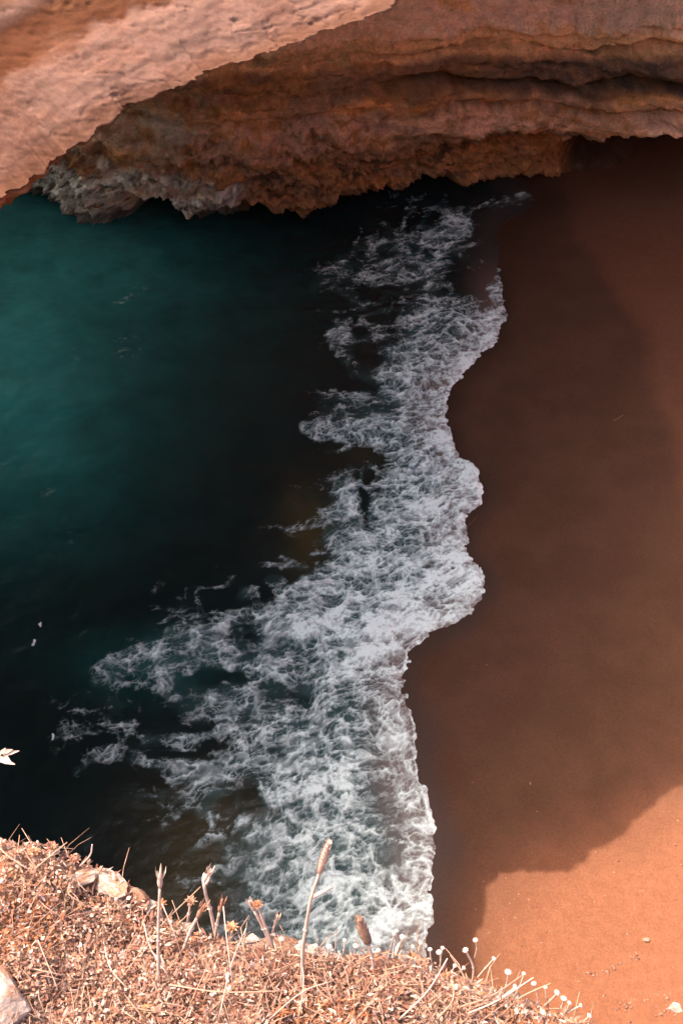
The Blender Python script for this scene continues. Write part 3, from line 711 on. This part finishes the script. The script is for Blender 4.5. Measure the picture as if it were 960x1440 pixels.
# ------------------------------------------------------------------ mat of dry low growth on the cliff edge (uncountable)
mb = MB()
NL = 150000
vx = RNG.uniform(-0.95, 0.85, NL); vy = RNG.uniform(-0.06, 0.80, NL)
esd = edge_sd(vx, vy)
ppx, ppy = proj(vx, vy, np.full_like(vx, EDGE_Z))
keep = (esd > -0.006) & (ppx > -120) & (ppx < 1080) & (ppy < 1540)
vx, vy, ppx, ppy = vx[keep], vy[keep], ppx[keep], ppy[keep]
NL = len(vx)
patch = fbm(vx * 6, vy * 6, seed=160, octaves=4); tint = fbm(vx * 8, vy * 8, seed=161, octaves=4); fine = fbm(vx * 45, vy * 45, seed=162, octaves=2)
leftn = sstep(340, 140, ppx)
lush = RNG.random(NL) < 0.35 + leftn * 0.5
hcl = 0.008 + 0.026 * np.clip(patch + 0.35 + 0.4 * fine, 0, 1.2)
bz = ground_z(vx, vy) + RNG.random(NL) ** 0.6 * hcl
L_ = np.where(lush, RNG.uniform(.003, .0085, NL), RNG.uniform(.006, .019, NL)); W_ = L_ * np.where(lush, RNG.uniform(.45, .9, NL), RNG.uniform(.10, .34, NL))
th_ = RNG.uniform(0, 2 * math.pi, NL); el_ = RNG.uniform(-.25, 1.0, NL)
dv = np.stack([np.cos(th_) * np.cos(el_), np.sin(th_) * np.cos(el_), np.sin(el_)], -1)
sv = np.cross(dv, np.array([0, 0, 1.0])); sv /= np.linalg.norm(sv, axis=1)[:, None] + 1e-9
rv_ = RNG.uniform(-.8, .8, NL)[:, None]; sv = sv * np.cos(rv_) + np.cross(dv, sv) * np.sin(rv_); nv_ = np.cross(sv, dv)
bend_ = RNG.uniform(-.5, .7, NL); base_ = np.stack([vx, vy, bz], -1)
lv = []
for u_, w_ in ((0, .4), (.5, 1.0), (1.0, .12)):
    ce = base_ + dv * (L_ * u_)[:, None] + nv_ * (bend_ * L_ * (u_ - u_ * u_ * 1.2))[:, None]
    lv += [ce - sv * (W_ * w_ / 2)[:, None], ce + sv * (W_ * w_ / 2)[:, None]]
lv = np.stack(lv, 1).reshape(-1, 3)
i6 = (np.arange(NL) * 6)[:, None]
lq = np.concatenate([i6 + np.array([0, 1, 3, 2]), i6 + np.array([2, 3, 5, 4])], 0)
pick = tint + RNG.normal(0, .22, NL)
cols_ = np.where((pick < 0.02)[:, None], PC['pink'], PC['tan'])
cols_ = np.where((pick > 0.55)[:, None], PC['rust'], cols_); cols_ = np.where((pick < -0.55)[:, None], PC['brown'], cols_)
rr_ = RNG.random(NL)
cols_ = np.where((rr_ < .24)[:, None], PC['pale'], cols_); cols_ = np.where((rr_ > .975)[:, None], PC['dark'], cols_)
cols_ = np.clip(cols_ * RNG.uniform(.75, 1.25, NL)[:, None] * RNG.uniform(.95, 1.05, (NL, 3)), 0, .9)
mb.add(lv, lq, None, np.repeat(cols_, 6, 0))
idx = np.arange(0, NL, max(1, NL // 1200))
# fine broken stems woven through the mat
for i in idx:
    x, y = vx[i], vy[i]; z = float(ground_z(x, y)) + 0.012
    th = RNG.uniform(0, 2 * math.pi); el = RNG.uniform(-0.05, 0.7); L = RNG.uniform(.02, .075)
    d = np.array([math.cos(th) * math.cos(el), math.sin(th) * math.cos(el), math.sin(el)])
    p0 = np.array([x, y, z]); p1 = p0 + d * L * .5 + RNG.normal(0, .002, 3); p2 = p0 + d * L + np.array([0, 0, -.15 * L]) + RNG.normal(0, .003, 3)
    mb.tube([p0, p1, p2], [.0009, .0008, .0005], jitter(PC['straw'] if RNG.random() < .7 else PC['brown'], .2), 4)
o = obj("dry_ground_cover", mb.mesh("dry_ground_cover", M_PLANT))
tag(o, "dense pinkish mat of dried leaves and stems covering the cliff edge", "ground cover", kind="stuff")

# ------------------------------------------------------------------ things on the cliff edge
def stem_points(pxs_, lift=0.6, base=None):
    """pixel polyline base -> tip; the base stands on the ground, the tip leans out over the edge"""
    p0 = on_ground(*pxs_[0]) if base is None else base
    t0 = (p0 - CAM) @ Fv
    out = [p0]; run = 0
    for (xa, ya), (xb, yb) in zip(pxs_[:-1], pxs_[1:]):
        run += math.hypot(xb - xa, yb - ya) / FPX * t0
        out.append(atdepth(xb, yb, t0 - lift * run))
    out[0] = p0 - np.array([0, 0, 0.012])
    return np.array(out)
def smooth_path(p, n=10):
    return spline(p, n) if len(p) > 2 else np.linspace(p[0], p[1], n)
def spike_head(mbx, p0, p1, r, c, rows_=9, around=8):
    ax = p1 - p0; L = np.linalg.norm(ax); ax /= L
    u = np.linspace(0, 1, 9); rr = r * np.sin(np.clip(u * .92 + .06, 0, 1) * math.pi) ** .6
    mbx.tube(p0 + ax * L * u[:, None], np.maximum(rr * .8, r * .12), jitter(c, .1), 8)
    a = np.cross(ax, (0.3, .9, .2)); a /= np.linalg.norm(a); b2 = np.cross(ax, a)
    for k in range(rows_):
        for j in range(around):
            th = (j + .5 * (k % 2)) / around * 2 * math.pi; uu = (k + .5) / rows_
            rad = a * math.cos(th) + b2 * math.sin(th)
            R0 = r * math.sin(min(max(uu * .92 + .06, 0), 1) * math.pi) ** .6
            mbx.leaf(p0 + ax * L * uu + rad * R0 * .6, rad * .7 + ax, r * .95, r * .5, jitter(c, .25), bend=.1, up=rad)
def bud_head(mbx, p0, p1, r, c):
    r = r * .75
    ax = p1 - p0; L = np.linalg.norm(ax); u = np.linspace(0, 1, 7)
    mbx.tube(p0 + ax * u[:, None], r * np.array([.35, .8, 1.0, .95, .75, .5, .25]), jitter(c, .08), 7)
    axn = ax / L; a = np.cross(axn, (.2, .9, .3)); a /= np.linalg.norm(a); b2 = np.cross(axn, a)
    for j in range(5):
        th = j / 5 * 2 * math.pi; rad = a * math.cos(th) + b2 * math.sin(th)
        mbx.leaf(p0 + ax * .5 + rad * r * .7, axn + rad * .25, L * .65, r * .8, jitter(c, .2), bend=.1, up=rad)
def star_head(mbx, ctr_, ax, r, c, petals=9, layers=2):
    ax = np.asarray(ax, float); ax /= np.linalg.norm(ax)
    a = np.cross(ax, (.31, .9, .2)); a /= np.linalg.norm(a); b2 = np.cross(ax, a)
    for ly in range(layers):
        for j in range(petals):
            th = (j + .5 * ly + RNG.uniform(-.2, .2)) / petals * 2 * math.pi
            rad = a * math.cos(th) + b2 * math.sin(th)
            mbx.leaf(ctr_ + rad * r * .12, rad + ax * (.25 + .6 * ly), r * RNG.uniform(.8, 1.1) * (1 - .25 * ly), r * .36, jitter(c, .18), bend=RNG.uniform(0, .35), up=ax)
    mbx.tube([ctr_ - ax * r * .2, ctr_, ctr_ + ax * r * .28], [r * .15, r * .26, r * .1], jitter(PC['brown'], .15), 7)
def button_head(mbx, ctr_, ax, r, c):
    ax = np.asarray(ax, float); ax /= np.linalg.norm(ax)
    u = np.linspace(-1, 1, 7); mbx.tube(ctr_ + ax * r * .62 * u[:, None], r * np.sqrt(np.clip(1.02 - u * u, .03, 1)), jitter(c, .06), 8)
    a = np.cross(ax, (.31, .9, .2)); a /= np.linalg.norm(a); b2 = np.cross(ax, a)
    for j in range(8):
        th = j / 8 * 2 * math.pi; rad = a * math.cos(th) + b2 * math.sin(th)
        mbx.leaf(ctr_ + rad * r * .55 - ax * r * .2, rad + ax * .5, r * .75, r * .5, jitter(c, .12), up=ax)

def stalk(name, label, cat, path_px, r, head, colour='pale', group=None, head_c='tan', head_r=.006, lift=.6, extra=None, head_frac=.2):
    path = stem_points(path_px, lift)
    o0 = path[0]
    t = thing(name, tuple(o0), label, cat, group)
    P_ = local(smooth_path(path, 12), o0)
    cut = P_[-1] + (P_[-2] - P_[-1]) * 0
    m_ = MB()
    L = np.linalg.norm(np.diff(P_, axis=0), axis=1).sum()
    hl = L * head_frac
    d_end = P_[-1] - P_[-3]; d_end /= np.linalg.norm(d_end)
    if head in ('spike', 'bud'):
        keep_ = np.linalg.norm(P_ - P_[-1], axis=1) > hl * .9
        Pst = np.vstack([P_[keep_], P_[-1] - d_end * hl])
    else: Pst = P_
    k = len(Pst)
    m_.tube(Pst, r * np.linspace(1.15, .8, k), jitter(PC[colour], .08), 7)
    m_.tube([Pst[k // 2] - (Pst[k // 2] - Pst[k // 2 - 1]) * .1, Pst[k // 2], Pst[k // 2] + (Pst[k // 2] - Pst[k // 2 - 1]) * .1], [r * .9, r * 1.5, r * .9], jitter(PC[colour], .1), 7)
    obj("stem", m_.mesh("stem", M_PLANT), t)
    hm = MB()
    if head == 'spike': spike_head(hm, P_[-1] - d_end * hl, P_[-1], head_r, PC[head_c]); nm = "seed_head"
    elif head == 'bud': bud_head(hm, P_[-1] - d_end * hl, P_[-1], head_r, PC[head_c]); nm = "bud"
    elif head == 'star': star_head(hm, P_[-1], d_end, head_r, PC[head_c]); nm = "flower_head"
    elif head == 'button': button_head(hm, P_[-1], d_end, head_r, PC[head_c]); nm = "flower_head"
    if head: obj(nm, hm.mesh(nm, M_PLANT), t)
    for (pp, rr, nm2) in (extra or []):
        em = MB(); ep = stem_points(pp, lift * .5, base=path[0] + 0) if False else None
        depth = (P_[len(P_) // 2] + o0 - CAM) @ Fv
        ep = np.array([local(atdepth(x, y, depth), o0) for x, y in pp])
        em.tube(smooth_path(ep, 5), rr * np.linspace(1.1, .8, 5), jitter(PC[colour], .08), 6); obj(nm2, em.mesh(nm2, M_PLANT), t)
    return t

stalk("seed_stalk", "tall pale stalk with plump brown spike and one bare side twig", "dry stalk", [(424, 1400), (426, 1330), (429, 1310), (437, 1264), (448, 1230), (462, 1184)], .0030, 'spike', head_c='pale', head_r=.0068, lift=.55, extra=[([(437, 1263), (467, 1247)], .0032, "side_twig")], head_frac=.20)
stalk("seed_stalk", "straight upright pale stalk with small white bud above the darkest water", "dry stalk", [(222, 1395), (223, 1310), (226, 1223)], .0026, 'bud', head_c='pale', head_r=.0062, lift=.5, head_frac=.14)
stalk("forked_stalk", "crooked thin stalk with papery curled leaves at its tip", "dry stalk", [(304, 1318), (296, 1280), (288, 1250), (290, 1228), (297, 1221)], .0030, 'bud', head_c='pale', head_r=.0042, head_frac=.2, extra=[([(288, 1250), (286, 1236), (288, 1228)], .0028, "leaf_stub"), ([(289, 1244), (294, 1236), (293, 1230)], .0028, "leaf_stub")])
stalk("bud_stalk", "leaning stalk with closed bud crossing in front of crooked stalk", "dry stalk", [(252, 1345), (270, 1305), (289, 1270)], .0030, 'bud', head_c='tan', head_r=.0060, head_frac=.26)
stalk("bud_stalk", "short stalk with slim closed bud right of crooked stalk", "dry stalk", [(301, 1322), (306, 1295), (313, 1264)], .0027, 'bud', head_c='tan', head_r=.0055, head_frac=.3)
stalk("bud_stalk", "slanting stalk with pale bud growing beside fluffy orange flower head", "dry stalk", [(384, 1332), (368, 1300), (350, 1266)], .0030, 'bud', head_c='pale', head_r=.0052, head_frac=.2)
stalk("flower_stalk", "fluffy orange flower head on thin stem among closed buds", "dry flower", [(386, 1335), (372, 1300), (362, 1273)], .0024, 'star', head_c='rust', head_r=.010)
stalk("bud_stalk", "small thin bud leaning away from fluffy orange flower head", "dry stalk", [(380, 1326), (384, 1308), (391, 1286)], .0022, 'bud', head_c='pale', head_r=.0042, head_frac=.32)
stalk("seed_stalk", "fat brownish seed head tilted on a short stem before white foam", "dry stalk", [(528, 1372), (520, 1335), (504, 1292)], .0026, 'spike', head_c='straw', head_r=.0085, head_frac=.42)

# star-shaped withered flowers
stars = [((325, 1305), (324, 1326), .013, 'orange', "bright orange withered star flower at the edge between two bud stalks"),
         ((268, 1268), (262, 1298), .011, 'tan', "pale star-shaped dry flower left of leaning bud stalk"),
         ((226, 1273), (226, 1300), .012, 'rust', "rusty star-shaped flower at the foot of the straight white-budded stalk"),
         ((73, 1192), (66, 1214), .013, 'tan', "tan star-shaped dry flower beside the orange puff left of the pale stone"),
         ((48, 1198), (48, 1216), .012, 'orange', "orange puffy dry flower head on the skyline left of pale stone"),
         ((22, 1200), (20, 1220), .010, 'tan', "small tan dry flower on the ridge left of the orange puff"),
         ((104, 1210), (102, 1226), .012, 'pink', "pinkish withered flower touching the pale stone"),
         ((395, 1424), (394, 1440), .012, 'rust', "rusty star flower lying low in the dried mat"),
         ((115, 1276), (116, 1288), .010, 'orange', "small orange flower head below the pale stone"),
         ((182, 1294), (182, 1306), .009, 'rust', "little rusty flower head below the orange stone"),
         ((205, 1418), (205, 1428), .010, 'orange', "orange flower head low in the mat near cracked corner rock")]
for tip, base, r, c_, lab in stars:
    stalk("star_flower", lab, "dry flower", [base, ((tip[0] + base[0]) / 2 + 1, (tip[1] + base[1]) / 2), tip], .0022, 'star', head_c=c_, head_r=r, group="withered star flowers")

# white button flowers
buttons = [(385, 1314, 383, 1330), (396, 1320, 395, 1336), (463, 1331, 462, 1348), (484, 1322, 480, 1346), (500, 1330, 498, 1348), (532, 1336, 530, 1352), (554, 1313, 548, 1346), (557, 1309, 560, 1340), (566, 1318, 558, 1346), (580, 1331, 582, 1356),
           (591, 1326, 587, 1352), (604, 1335, 610, 1358), (617, 1339, 618, 1360), (622, 1333, 620, 1362), (639, 1358, 630, 1376), (652, 1361, 638, 1380), (654, 1336, 664, 1384), (668, 1322, 668, 1344), (694, 1348, 672, 1372),
           (714, 1367, 708, 1400), (736, 1369, 722, 1402), (724, 1388, 690, 1412), (750, 1383, 758, 1410), (766, 1388, 772, 1412), (783, 1396, 764, 1414), (792, 1404, 786, 1422), (800, 1410, 790, 1428), (816, 1414, 796, 1426), (711, 1414, 712, 1426), (640, 1388, 640, 1400),
           (444, 1330, 444, 1344), (424, 1326, 424, 1340), (740, 1424, 742, 1436), (772, 1428, 772, 1440), (828, 1428, 816, 1442), (698, 1404, 700, 1416)]
SPECIAL = {(654, 1336): "white button flower on a long arched stem against dark sand", (668, 1322): "white button flower standing where dark sand meets sunlit sand", (694, 1348): "white button flower on a slanting stem over the sunlit sand edge",
           (385, 1314): "tiny white double button flower just left of the tall spiked stalk"}
ORD = ['first', 'second', 'third', 'fourth', 'fifth', 'sixth', 'seventh', 'eighth', 'ninth', 'tenth', 'eleventh', 'twelfth', 'thirteenth', 'fourteenth', 'fifteenth']
buttons.sort()
count_a = count_b = count_c = 0
for i, (hx, hy, bx_, by_) in enumerate(buttons):
    lab = SPECIAL.get((hx, hy))
    if lab is None:
        if hx < 504: lab = "small white button flower, %s from the tall spiked stalk towards the fat seed head" % ORD[count_a] if hx > 424 else ("small white button flower just left of the tall spiked stalk" if hx < 410 else "small white button flower touching the foot of the tall spiked stalk"); count_a += hx > 424
        elif hx < 660: lab = "small white button flower, %s from the fat seed head towards the arched flower" % ORD[count_b]; count_b += 1
        else: lab = "small white button flower, %s beyond the arched flower along the sunlit sand" % ORD[count_c]; count_c += 1
    mx, my = (hx + bx_) / 2 + (6 if hx == 654 else RNG.uniform(-2, 2)), (hy + by_) / 2
    stalk("button_flower", lab, "dry flower", [(bx_, by_), (mx, my), (hx, hy)], .0012 if hx != 654 else .0018, 'button', head_c='white', head_r=RNG.uniform(.0030, .0052), group="white button flowers along the cliff edge")

# loose straws lying across the mat
straws = [((0, 1184), (52, 1238), .0026, "long pale straw slanting down from the skyline left of the orange puff"), ((55, 1232), (104, 1201), .0026, "pale straw leaning up over the left end of the pale stone"), ((118, 1227), (143, 1213), .0030, "short white twig poking out above the pale stone"),
          ((104, 1250), (128, 1285), .0022, "thin straw running downhill below the pale stone"), ((243, 1392), (402, 1404), .0022, "long pale straw lying level across the middle of the mat"), ((176, 1384), (290, 1272), .0020, "thin straw slanting under the leaning bud stalk"),
          ((225, 1318), (262, 1318), .0018, "short level straw crossing the straight white-budded stalk"), ((205, 1300), (240, 1380), .0018, "thin straw slanting past the straight white-budded stalk"), ((320, 1296), (330, 1392), .0016, None), ((360, 1400), (345, 1330), .0018, None), ((440, 1376), (470, 1420), .0020, None),
          ((560, 1440), (622, 1372), .0026, "thick pale straw slanting up beneath the white button flowers"), ((612, 1440), (634, 1392), .0034, "thick short upright pale twig in the mat below the arched flower"), ((640, 1424), (724, 1392), .0022, None), ((655, 1432), (738, 1396), .0020, None), ((500, 1360), (588, 1362), .0016, None), ((270, 1420), (310, 1340), .0016, None), ((150, 1330), (185, 1400), .0018, None),
          ((60, 1330), (90, 1400), .0016, None), ((310, 1440), (352, 1330), .0020, None), ((420, 1440), (424, 1350), .0020, None), ((480, 1436), (455, 1372), .0018, None), ((380, 1440), (470, 1390), .0018, None), ((240, 1300), (262, 1360), .0016, None), ((500, 1440), (540, 1380), .0018, None), ((700, 1436), (760, 1406), .0020, None)]
marks = [((426, 1330), 'the tall spiked stalk'), ((223, 1330), 'the straight white-budded stalk'), ((14, 1412), 'the cracked corner rock'), ((325, 1315), 'the bright orange star flower'), ((395, 1424), 'the low rusty star flower'), ((524, 1350), 'the fat seed head'), ((664, 1384), 'the arched flower'), ((262, 1306), 'the flat pale stone'), ((205, 1418), 'the low orange flower head'), ((85, 1312), 'the small pale pebble'), ((740, 1424), 'the sunlit sand edge')]
used_marks = set()
for (a_, b_, r, lab) in straws:
    if lab is None:
        mx_, my_ = (a_[0] + b_[0]) / 2, (a_[1] + b_[1]) / 2
        lean = 'upright' if abs(a_[0] - b_[0]) < 16 else ('level' if abs(a_[1] - b_[1]) < 12 else ('steeply slanting' if abs(a_[1] - b_[1]) > abs(a_[0] - b_[0]) else 'gently slanting'))
        for (q_, nm_) in sorted(marks, key=lambda m: math.hypot(m[0][0] - mx_, m[0][1] - my_)):
            lab = 'thin %s dry straw in the mat near %s' % (lean, nm_)
            if lab not in used_marks: break
        used_marks.add(lab)
    pa = on_ground(*a_); pb = on_ground(*b_)
    if edge_sd(pa[0], pa[1]) < 0 : pa = np.array([*pa[:2], EDGE_Z + .05])
    if edge_sd(pb[0], pb[1]) < 0 : pb = np.array([*pb[:2], EDGE_Z + .05])
    pa[2] += .03; pb[2] += .045
    mid = (pa + pb) / 2 + RNG.normal(0, .006, 3) + np.array([0, 0, .01])
    m_ = MB(); pth = local(spline([pa, mid, pb], 9), pa); r = r * .62; m_.tube(pth, r * np.linspace(1, .7, 9), jitter(PC['straw' if RNG.random() < .6 else 'pale'], .12), 5)
    k = RNG.integers(3, 6); dd = pth[k] - pth[k - 1]; m_.tube([pth[k], pth[k] + dd * .5 + RNG.normal(0, .004, 3) + np.array([0, 0, .006])], [r * .7, r * .4], jitter(PC['straw'], .1), 4)
    o = obj("dry_straw", m_.mesh("dry_straw", M_PLANT)); o.location = pa
    tag(o, lab or "thin dry straw tangled in the pinkish mat of dried growth", "straw", "loose straws on the cliff edge")

# leafy sprig reaching in from the left
root = on_ground(-150, 1215)
t = thing("leafy_sprig", tuple(root), "pale dry leaf tips of a sprig reaching over the black water", "dry plant")
d0 = 1.55
sp_path = np.array([root, atdepth(-110, 1150, d0 + .05), atdepth(-50, 1085, d0), atdepth(-6, 1062, d0 - .02)])
m_ = MB(); m_.tube(local(spline(sp_path, 12), root), .004 * np.linspace(1.3, .6, 12), jitter(PC['tan'], .05), 7); obj("stem", m_.mesh("stem", M_PLANT), t)
for (xa, ya, xb, yb, wd) in ((-8, 1066, 8, 1052, .007), (4, 1060, 27, 1056, .007), (2, 1058, 18, 1054, .008), (6, 1060, 15, 1070, .006), (-8, 1062, 21, 1075, .010), (-30, 1075, -6, 1040, .009)):
    pa = local(atdepth(xa, ya, d0 - .02), root); pb = local(atdepth(xb, yb, d0 - .03), root)
    lm = MB(); lm.leaf(pa, pb - pa, np.linalg.norm(pb - pa), wd, jitter(PC['pale'], .08), bend=.08, up=-Fv); obj("leaf", lm.mesh("leaf", M_PLANT), t)

# ------------------------------------------------------------------ stones
def stone_mesh(name, size, seed, c1, c2, sub=3, crack=False):
    import bmesh
    bm_ = bmesh.new(); bmesh.ops.create_icosphere(bm_, subdivisions=sub, radius=1.0)
    v = np.array([p.co[:] for p in bm_.verts]); f_ = np.array([[x.index for x in q_.verts] for q_ in bm_.faces]); bm_.free()
    # cut by random planes for broken faces
    r2 = np.random.default_rng(seed)
    for k in range(18):
        nn = r2.normal(0, 1, 3); nn /= np.linalg.norm(nn); h = r2.uniform(.42, .80)
        dd = v @ nn; v = v - np.where(dd > h, dd - h, 0)[:, None] * nn * .92
    v = v * (1 + .10 * fbm(v[:, 0] * 2, v[:, 1] * 2, v[:, 2] * 2, seed=seed, octaves=4))[:, None] + .02 * ridged(v[:, 0] * 5, v[:, 1] * 5, v[:, 2] * 5, seed=seed)[:, None] * v
    nA_ = fbm(v[:, 0] * 2.2, v[:, 1] * 2.2, v[:, 2] * 2.2, seed=seed + 3, octaves=4)
    C_ = mixc(np.broadcast_to(np.array(c1), v.shape), np.array(c2), sstep(-.05, .35, nA_))
    return mesh_np(name, v * np.array(size), None, f_, mat=M_STONE, cols={"Col": C_}, smooth=False)
pal_c, or_c = (.34, .24, .19), (.28, .14, .085)
stones = [((150, 1243), (.066, .030, .022), "large pale pitted limestone at the brink above the dark water", 20), ((112, 1238), (.042, .022, .016), "pale flat stone leaning on the left end of the large pale limestone", 21), ((196, 1263), (.020, .016, .018), "small orange-brown stone at the right end of the pale limestone", 22),
          ((172, 1268), (.020, .013, .010), "small flat pale stone just below the large limestone", 23), ((211, 1276), (.015, .014, .016), "small grey stone on the brink beside the rusty star flower", 24), ((14, 1412), (.062, .050, .045), "large cracked pale and orange rock in the corner of the mat", 25), ((-20, 1380), (.05, .04, .035), "pale rock half buried behind the cracked corner rock", 26),
          ((240, 1300), (.018, .013, .011), "pale stone between the rusty and the pale star flower", 27), ((262, 1306), (.020, .013, .011), "flat pale stone below the pale star flower", 28), ((85, 1312), (.011, .009, .008), "small pale pebble on the left slope of the mat", 29), ((440, 1338), (.045, .012, .012), "flat pale stone slab at the foot of the tall spiked stalk", 30), ((352, 1322), (.022, .012, .012), "tan stone right of the bright orange star flower", 31)]
for (px, py), size, lab, seed in stones:
    p = on_ground(px, py)
    c1 = pal_c if 'orange-brown' not in lab else or_c
    if 'grey' in lab: c1 = (.24, .19, .16)
    o = obj("stone", stone_mesh("stone", size, seed, c1, or_c if seed in (25, 20, 21) else tuple(np.array(c1) * .8), 4 if size[0] > .04 else 3))
    o.location = p + np.array([0, 0, size[2] * (.6 if seed in (20, 21) else .2)]); o.rotation_euler = (RNG.uniform(-.3, .3), RNG.uniform(-.3, .3), RNG.uniform(-.5, .2))
    tag(o, lab, "stone")

# ------------------------------------------------------------------ bits on the beach and on the water
def twig(path, r, c, label, cat="twig"):
    p = np.array(path); m_ = MB(); pth = local(spline(p, 9), p[0]); m_.tube(pth, r * np.linspace(1, .6, 9), jitter(c, .1), 7)
    dd = pth[4] - pth[3]; m_.tube([pth[4], pth[4] + dd * 1.2 + np.array([.02, .03, .02])], [r * .7, r * .4], jitter(c, .1), 5)
    o = obj("twig", m_.mesh("twig", M_WOOD)); o.location = p[0]; return tag(o, label, cat)
def sand_path(*pp): return [on_sand(*q_) + np.array([0, 0, .012]) for q_ in pp]
twig(sand_path((861, 592), (868, 589), (875, 584)), .014, (.24, .12, .06), "pale twig lying alone on the damp sand of the upper beach")
twig(sand_path((655, 742), (663, 735), (671, 726)), .012, (.15, .08, .05), "thin twig on damp sand right beside the foam edge")
bits = [(686, 1312), (724, 1290), (742, 1265), (782, 1280), (797, 1305), (800, 1250), (835, 1268), (862, 1228), (880, 1310), (903, 1252), (899, 1252), (882, 1314), (926, 1286), (945, 1361), (952, 1155), (881, 1314), (890, 1305), (850, 1260), (775, 1350), (760, 1325), (710, 1235), (836, 1198), (684, 935), (754, 1141), (679, 1240), (744, 1102), (664, 1101)]
shell_proto = []
for k in range(4):
    m_ = MB(); kx = 7
    u = np.linspace(0, math.pi, kx); rr = np.linspace(.15, 1, 5)
    vv = [[math.cos(a) * r_ * (1 + .05 * (j % 2)), math.sin(a) * r_, .35 * (1 - r_ * r_) + .05 * (j % 2)] for r_ in rr for j, a in enumerate(u)]
    vv = np.array(vv) * (1, .8 + .1 * k, .7); low = vv - np.array([0, 0, .10]); allv = np.vstack([vv, low]); nn = 5 * kx
    qs = []
    for a in range(4):
        for j in range(kx - 1):
            i_ = a * kx + j; qs += [(i_, i_ + 1, i_ + kx + 1, i_ + kx), (nn + i_ + kx, nn + i_ + kx + 1, nn + i_ + 1, nn + i_)]
    for j in range(kx - 1): i_ = 4 * kx + j; qs.append((i_, i_ + 1, nn + i_ + 1, nn + i_))
    m_.add(allv, qs, None, jitter((.27, .135, .085), .1)); shell_proto.append(m_.mesh("shell_fragment", M_STONE))
for i, (px, py) in enumerate(bits):
    p = on_sand(px, py); o = obj("shell_fragment", shell_proto[i % 4]); s_ = RNG.uniform(.016, .034); o.scale = (s_, s_, s_ * .8); o.location = p + np.array([0, 0, .012]); o.rotation_euler = (RNG.uniform(-.3, .3), RNG.uniform(-.3, .3), RNG.uniform(0, 6.28))
    tag(o, "tiny pale shell fragment lying on the sunlit sand" if py > 1150 and px > 680 else "tiny pale shell fragment lying on the shaded damp sand", "shell", "shell fragments on the beach")
p = on_sand(908, 1322); o = obj("stone", stone_mesh("stone", (.11, .07, .05), 60, (.30, .17, .115), (.25, .13, .08), 3)); o.location = p + np.array([0, 0, .015]); tag(o, "smooth pale orange stone half sunk in the sunlit sand", "stone")
p = on_sand(950, 1418); o = obj("stone", stone_mesh("stone", (.16, .12, .06), 61, (.42, .29, .24), (.30, .17, .12), 3)); o.location = p + np.array([0, 0, .01]); tag(o, "bright pale broken stone on sunlit sand with crumbled bits around", "stone")
# crumbs of shell grit washed into streaks
mb = MB()
for (x0, y0, x1, y1, n_, spr) in ((852, 1366, 905, 1342, 40, 5), (872, 1415, 945, 1395, 34, 7), (800, 1380, 850, 1368, 24, 6), (930, 1430, 958, 1402, 36, 8), (690, 1275, 940, 1440, 26, 40), (700, 1290, 960, 1200, 12, 40)):
    for k in range(n_):
        u = RNG.random(); px, py = x0 + (x1 - x0) * u + RNG.normal(0, spr), y0 + (y1 - y0) * u + RNG.normal(0, spr * .5)
        p = on_sand(px, py); s_ = RNG.uniform(.006, .022); a = RNG.uniform(0, 6.28)
        e1 = np.array([math.cos(a), math.sin(a), 0]) * s_ * RNG.uniform(1, 2.4); e2 = np.array([-math.sin(a), math.cos(a), 0]) * s_ * .7; e3 = np.array([0, 0, s_ * .8])
        p = p + np.array([0, 0, .004])
        mb.add([p - e1 - e2, p + e1 - e2, p + e1 + e2, p - e1 + e2, p + e3 + e1 * .3], [(3, 2, 1, 0)], [(0, 1, 4), (1, 2, 4), (2, 3, 4), (3, 0, 4)], jitter((.30, .15, .10), .15))
tag(obj("shell_grit", mb.mesh("shell_grit", M_STONE)), "pale shell grit scattered in streaks over the sunlit sand", "shell grit", kind="stuff")
# white specks on the water, of no settled kind, built as flakes
def fleck(pa, pb, r, label):
    A = atz(*pa, .06); B = atz(*pb, .06); u = np.linspace(0, 1, 9)
    m_ = MB(); pth = local(A + (B - A) * u[:, None], A); pth[:, 0] += .02 * np.sin(u * 5)
    m_.tube(pth, r * np.array([.25, 1, .9, .6, .45, .55, .9, 1, .25]), (.85, .85, .83), 8)
    m_.leaf(pth[2], pth[6] - pth[2] + np.array([.03, 0, .02]), .1, .06, (.85, .85, .83))
    o = obj("floating_flake", m_.mesh("floating_flake", M_PLANT)); o.location = A; return tag(o, label, "flake")
fleck((45, 908), (51, 899), .035, "larger white flake floating on the black water")
fleck((56, 881), (57, 877), .03, "smaller white flake floating on the black water")
fleck((73, 1041), (76, 1031), .022, "dull white flake floating on black water above the leafy sprig")
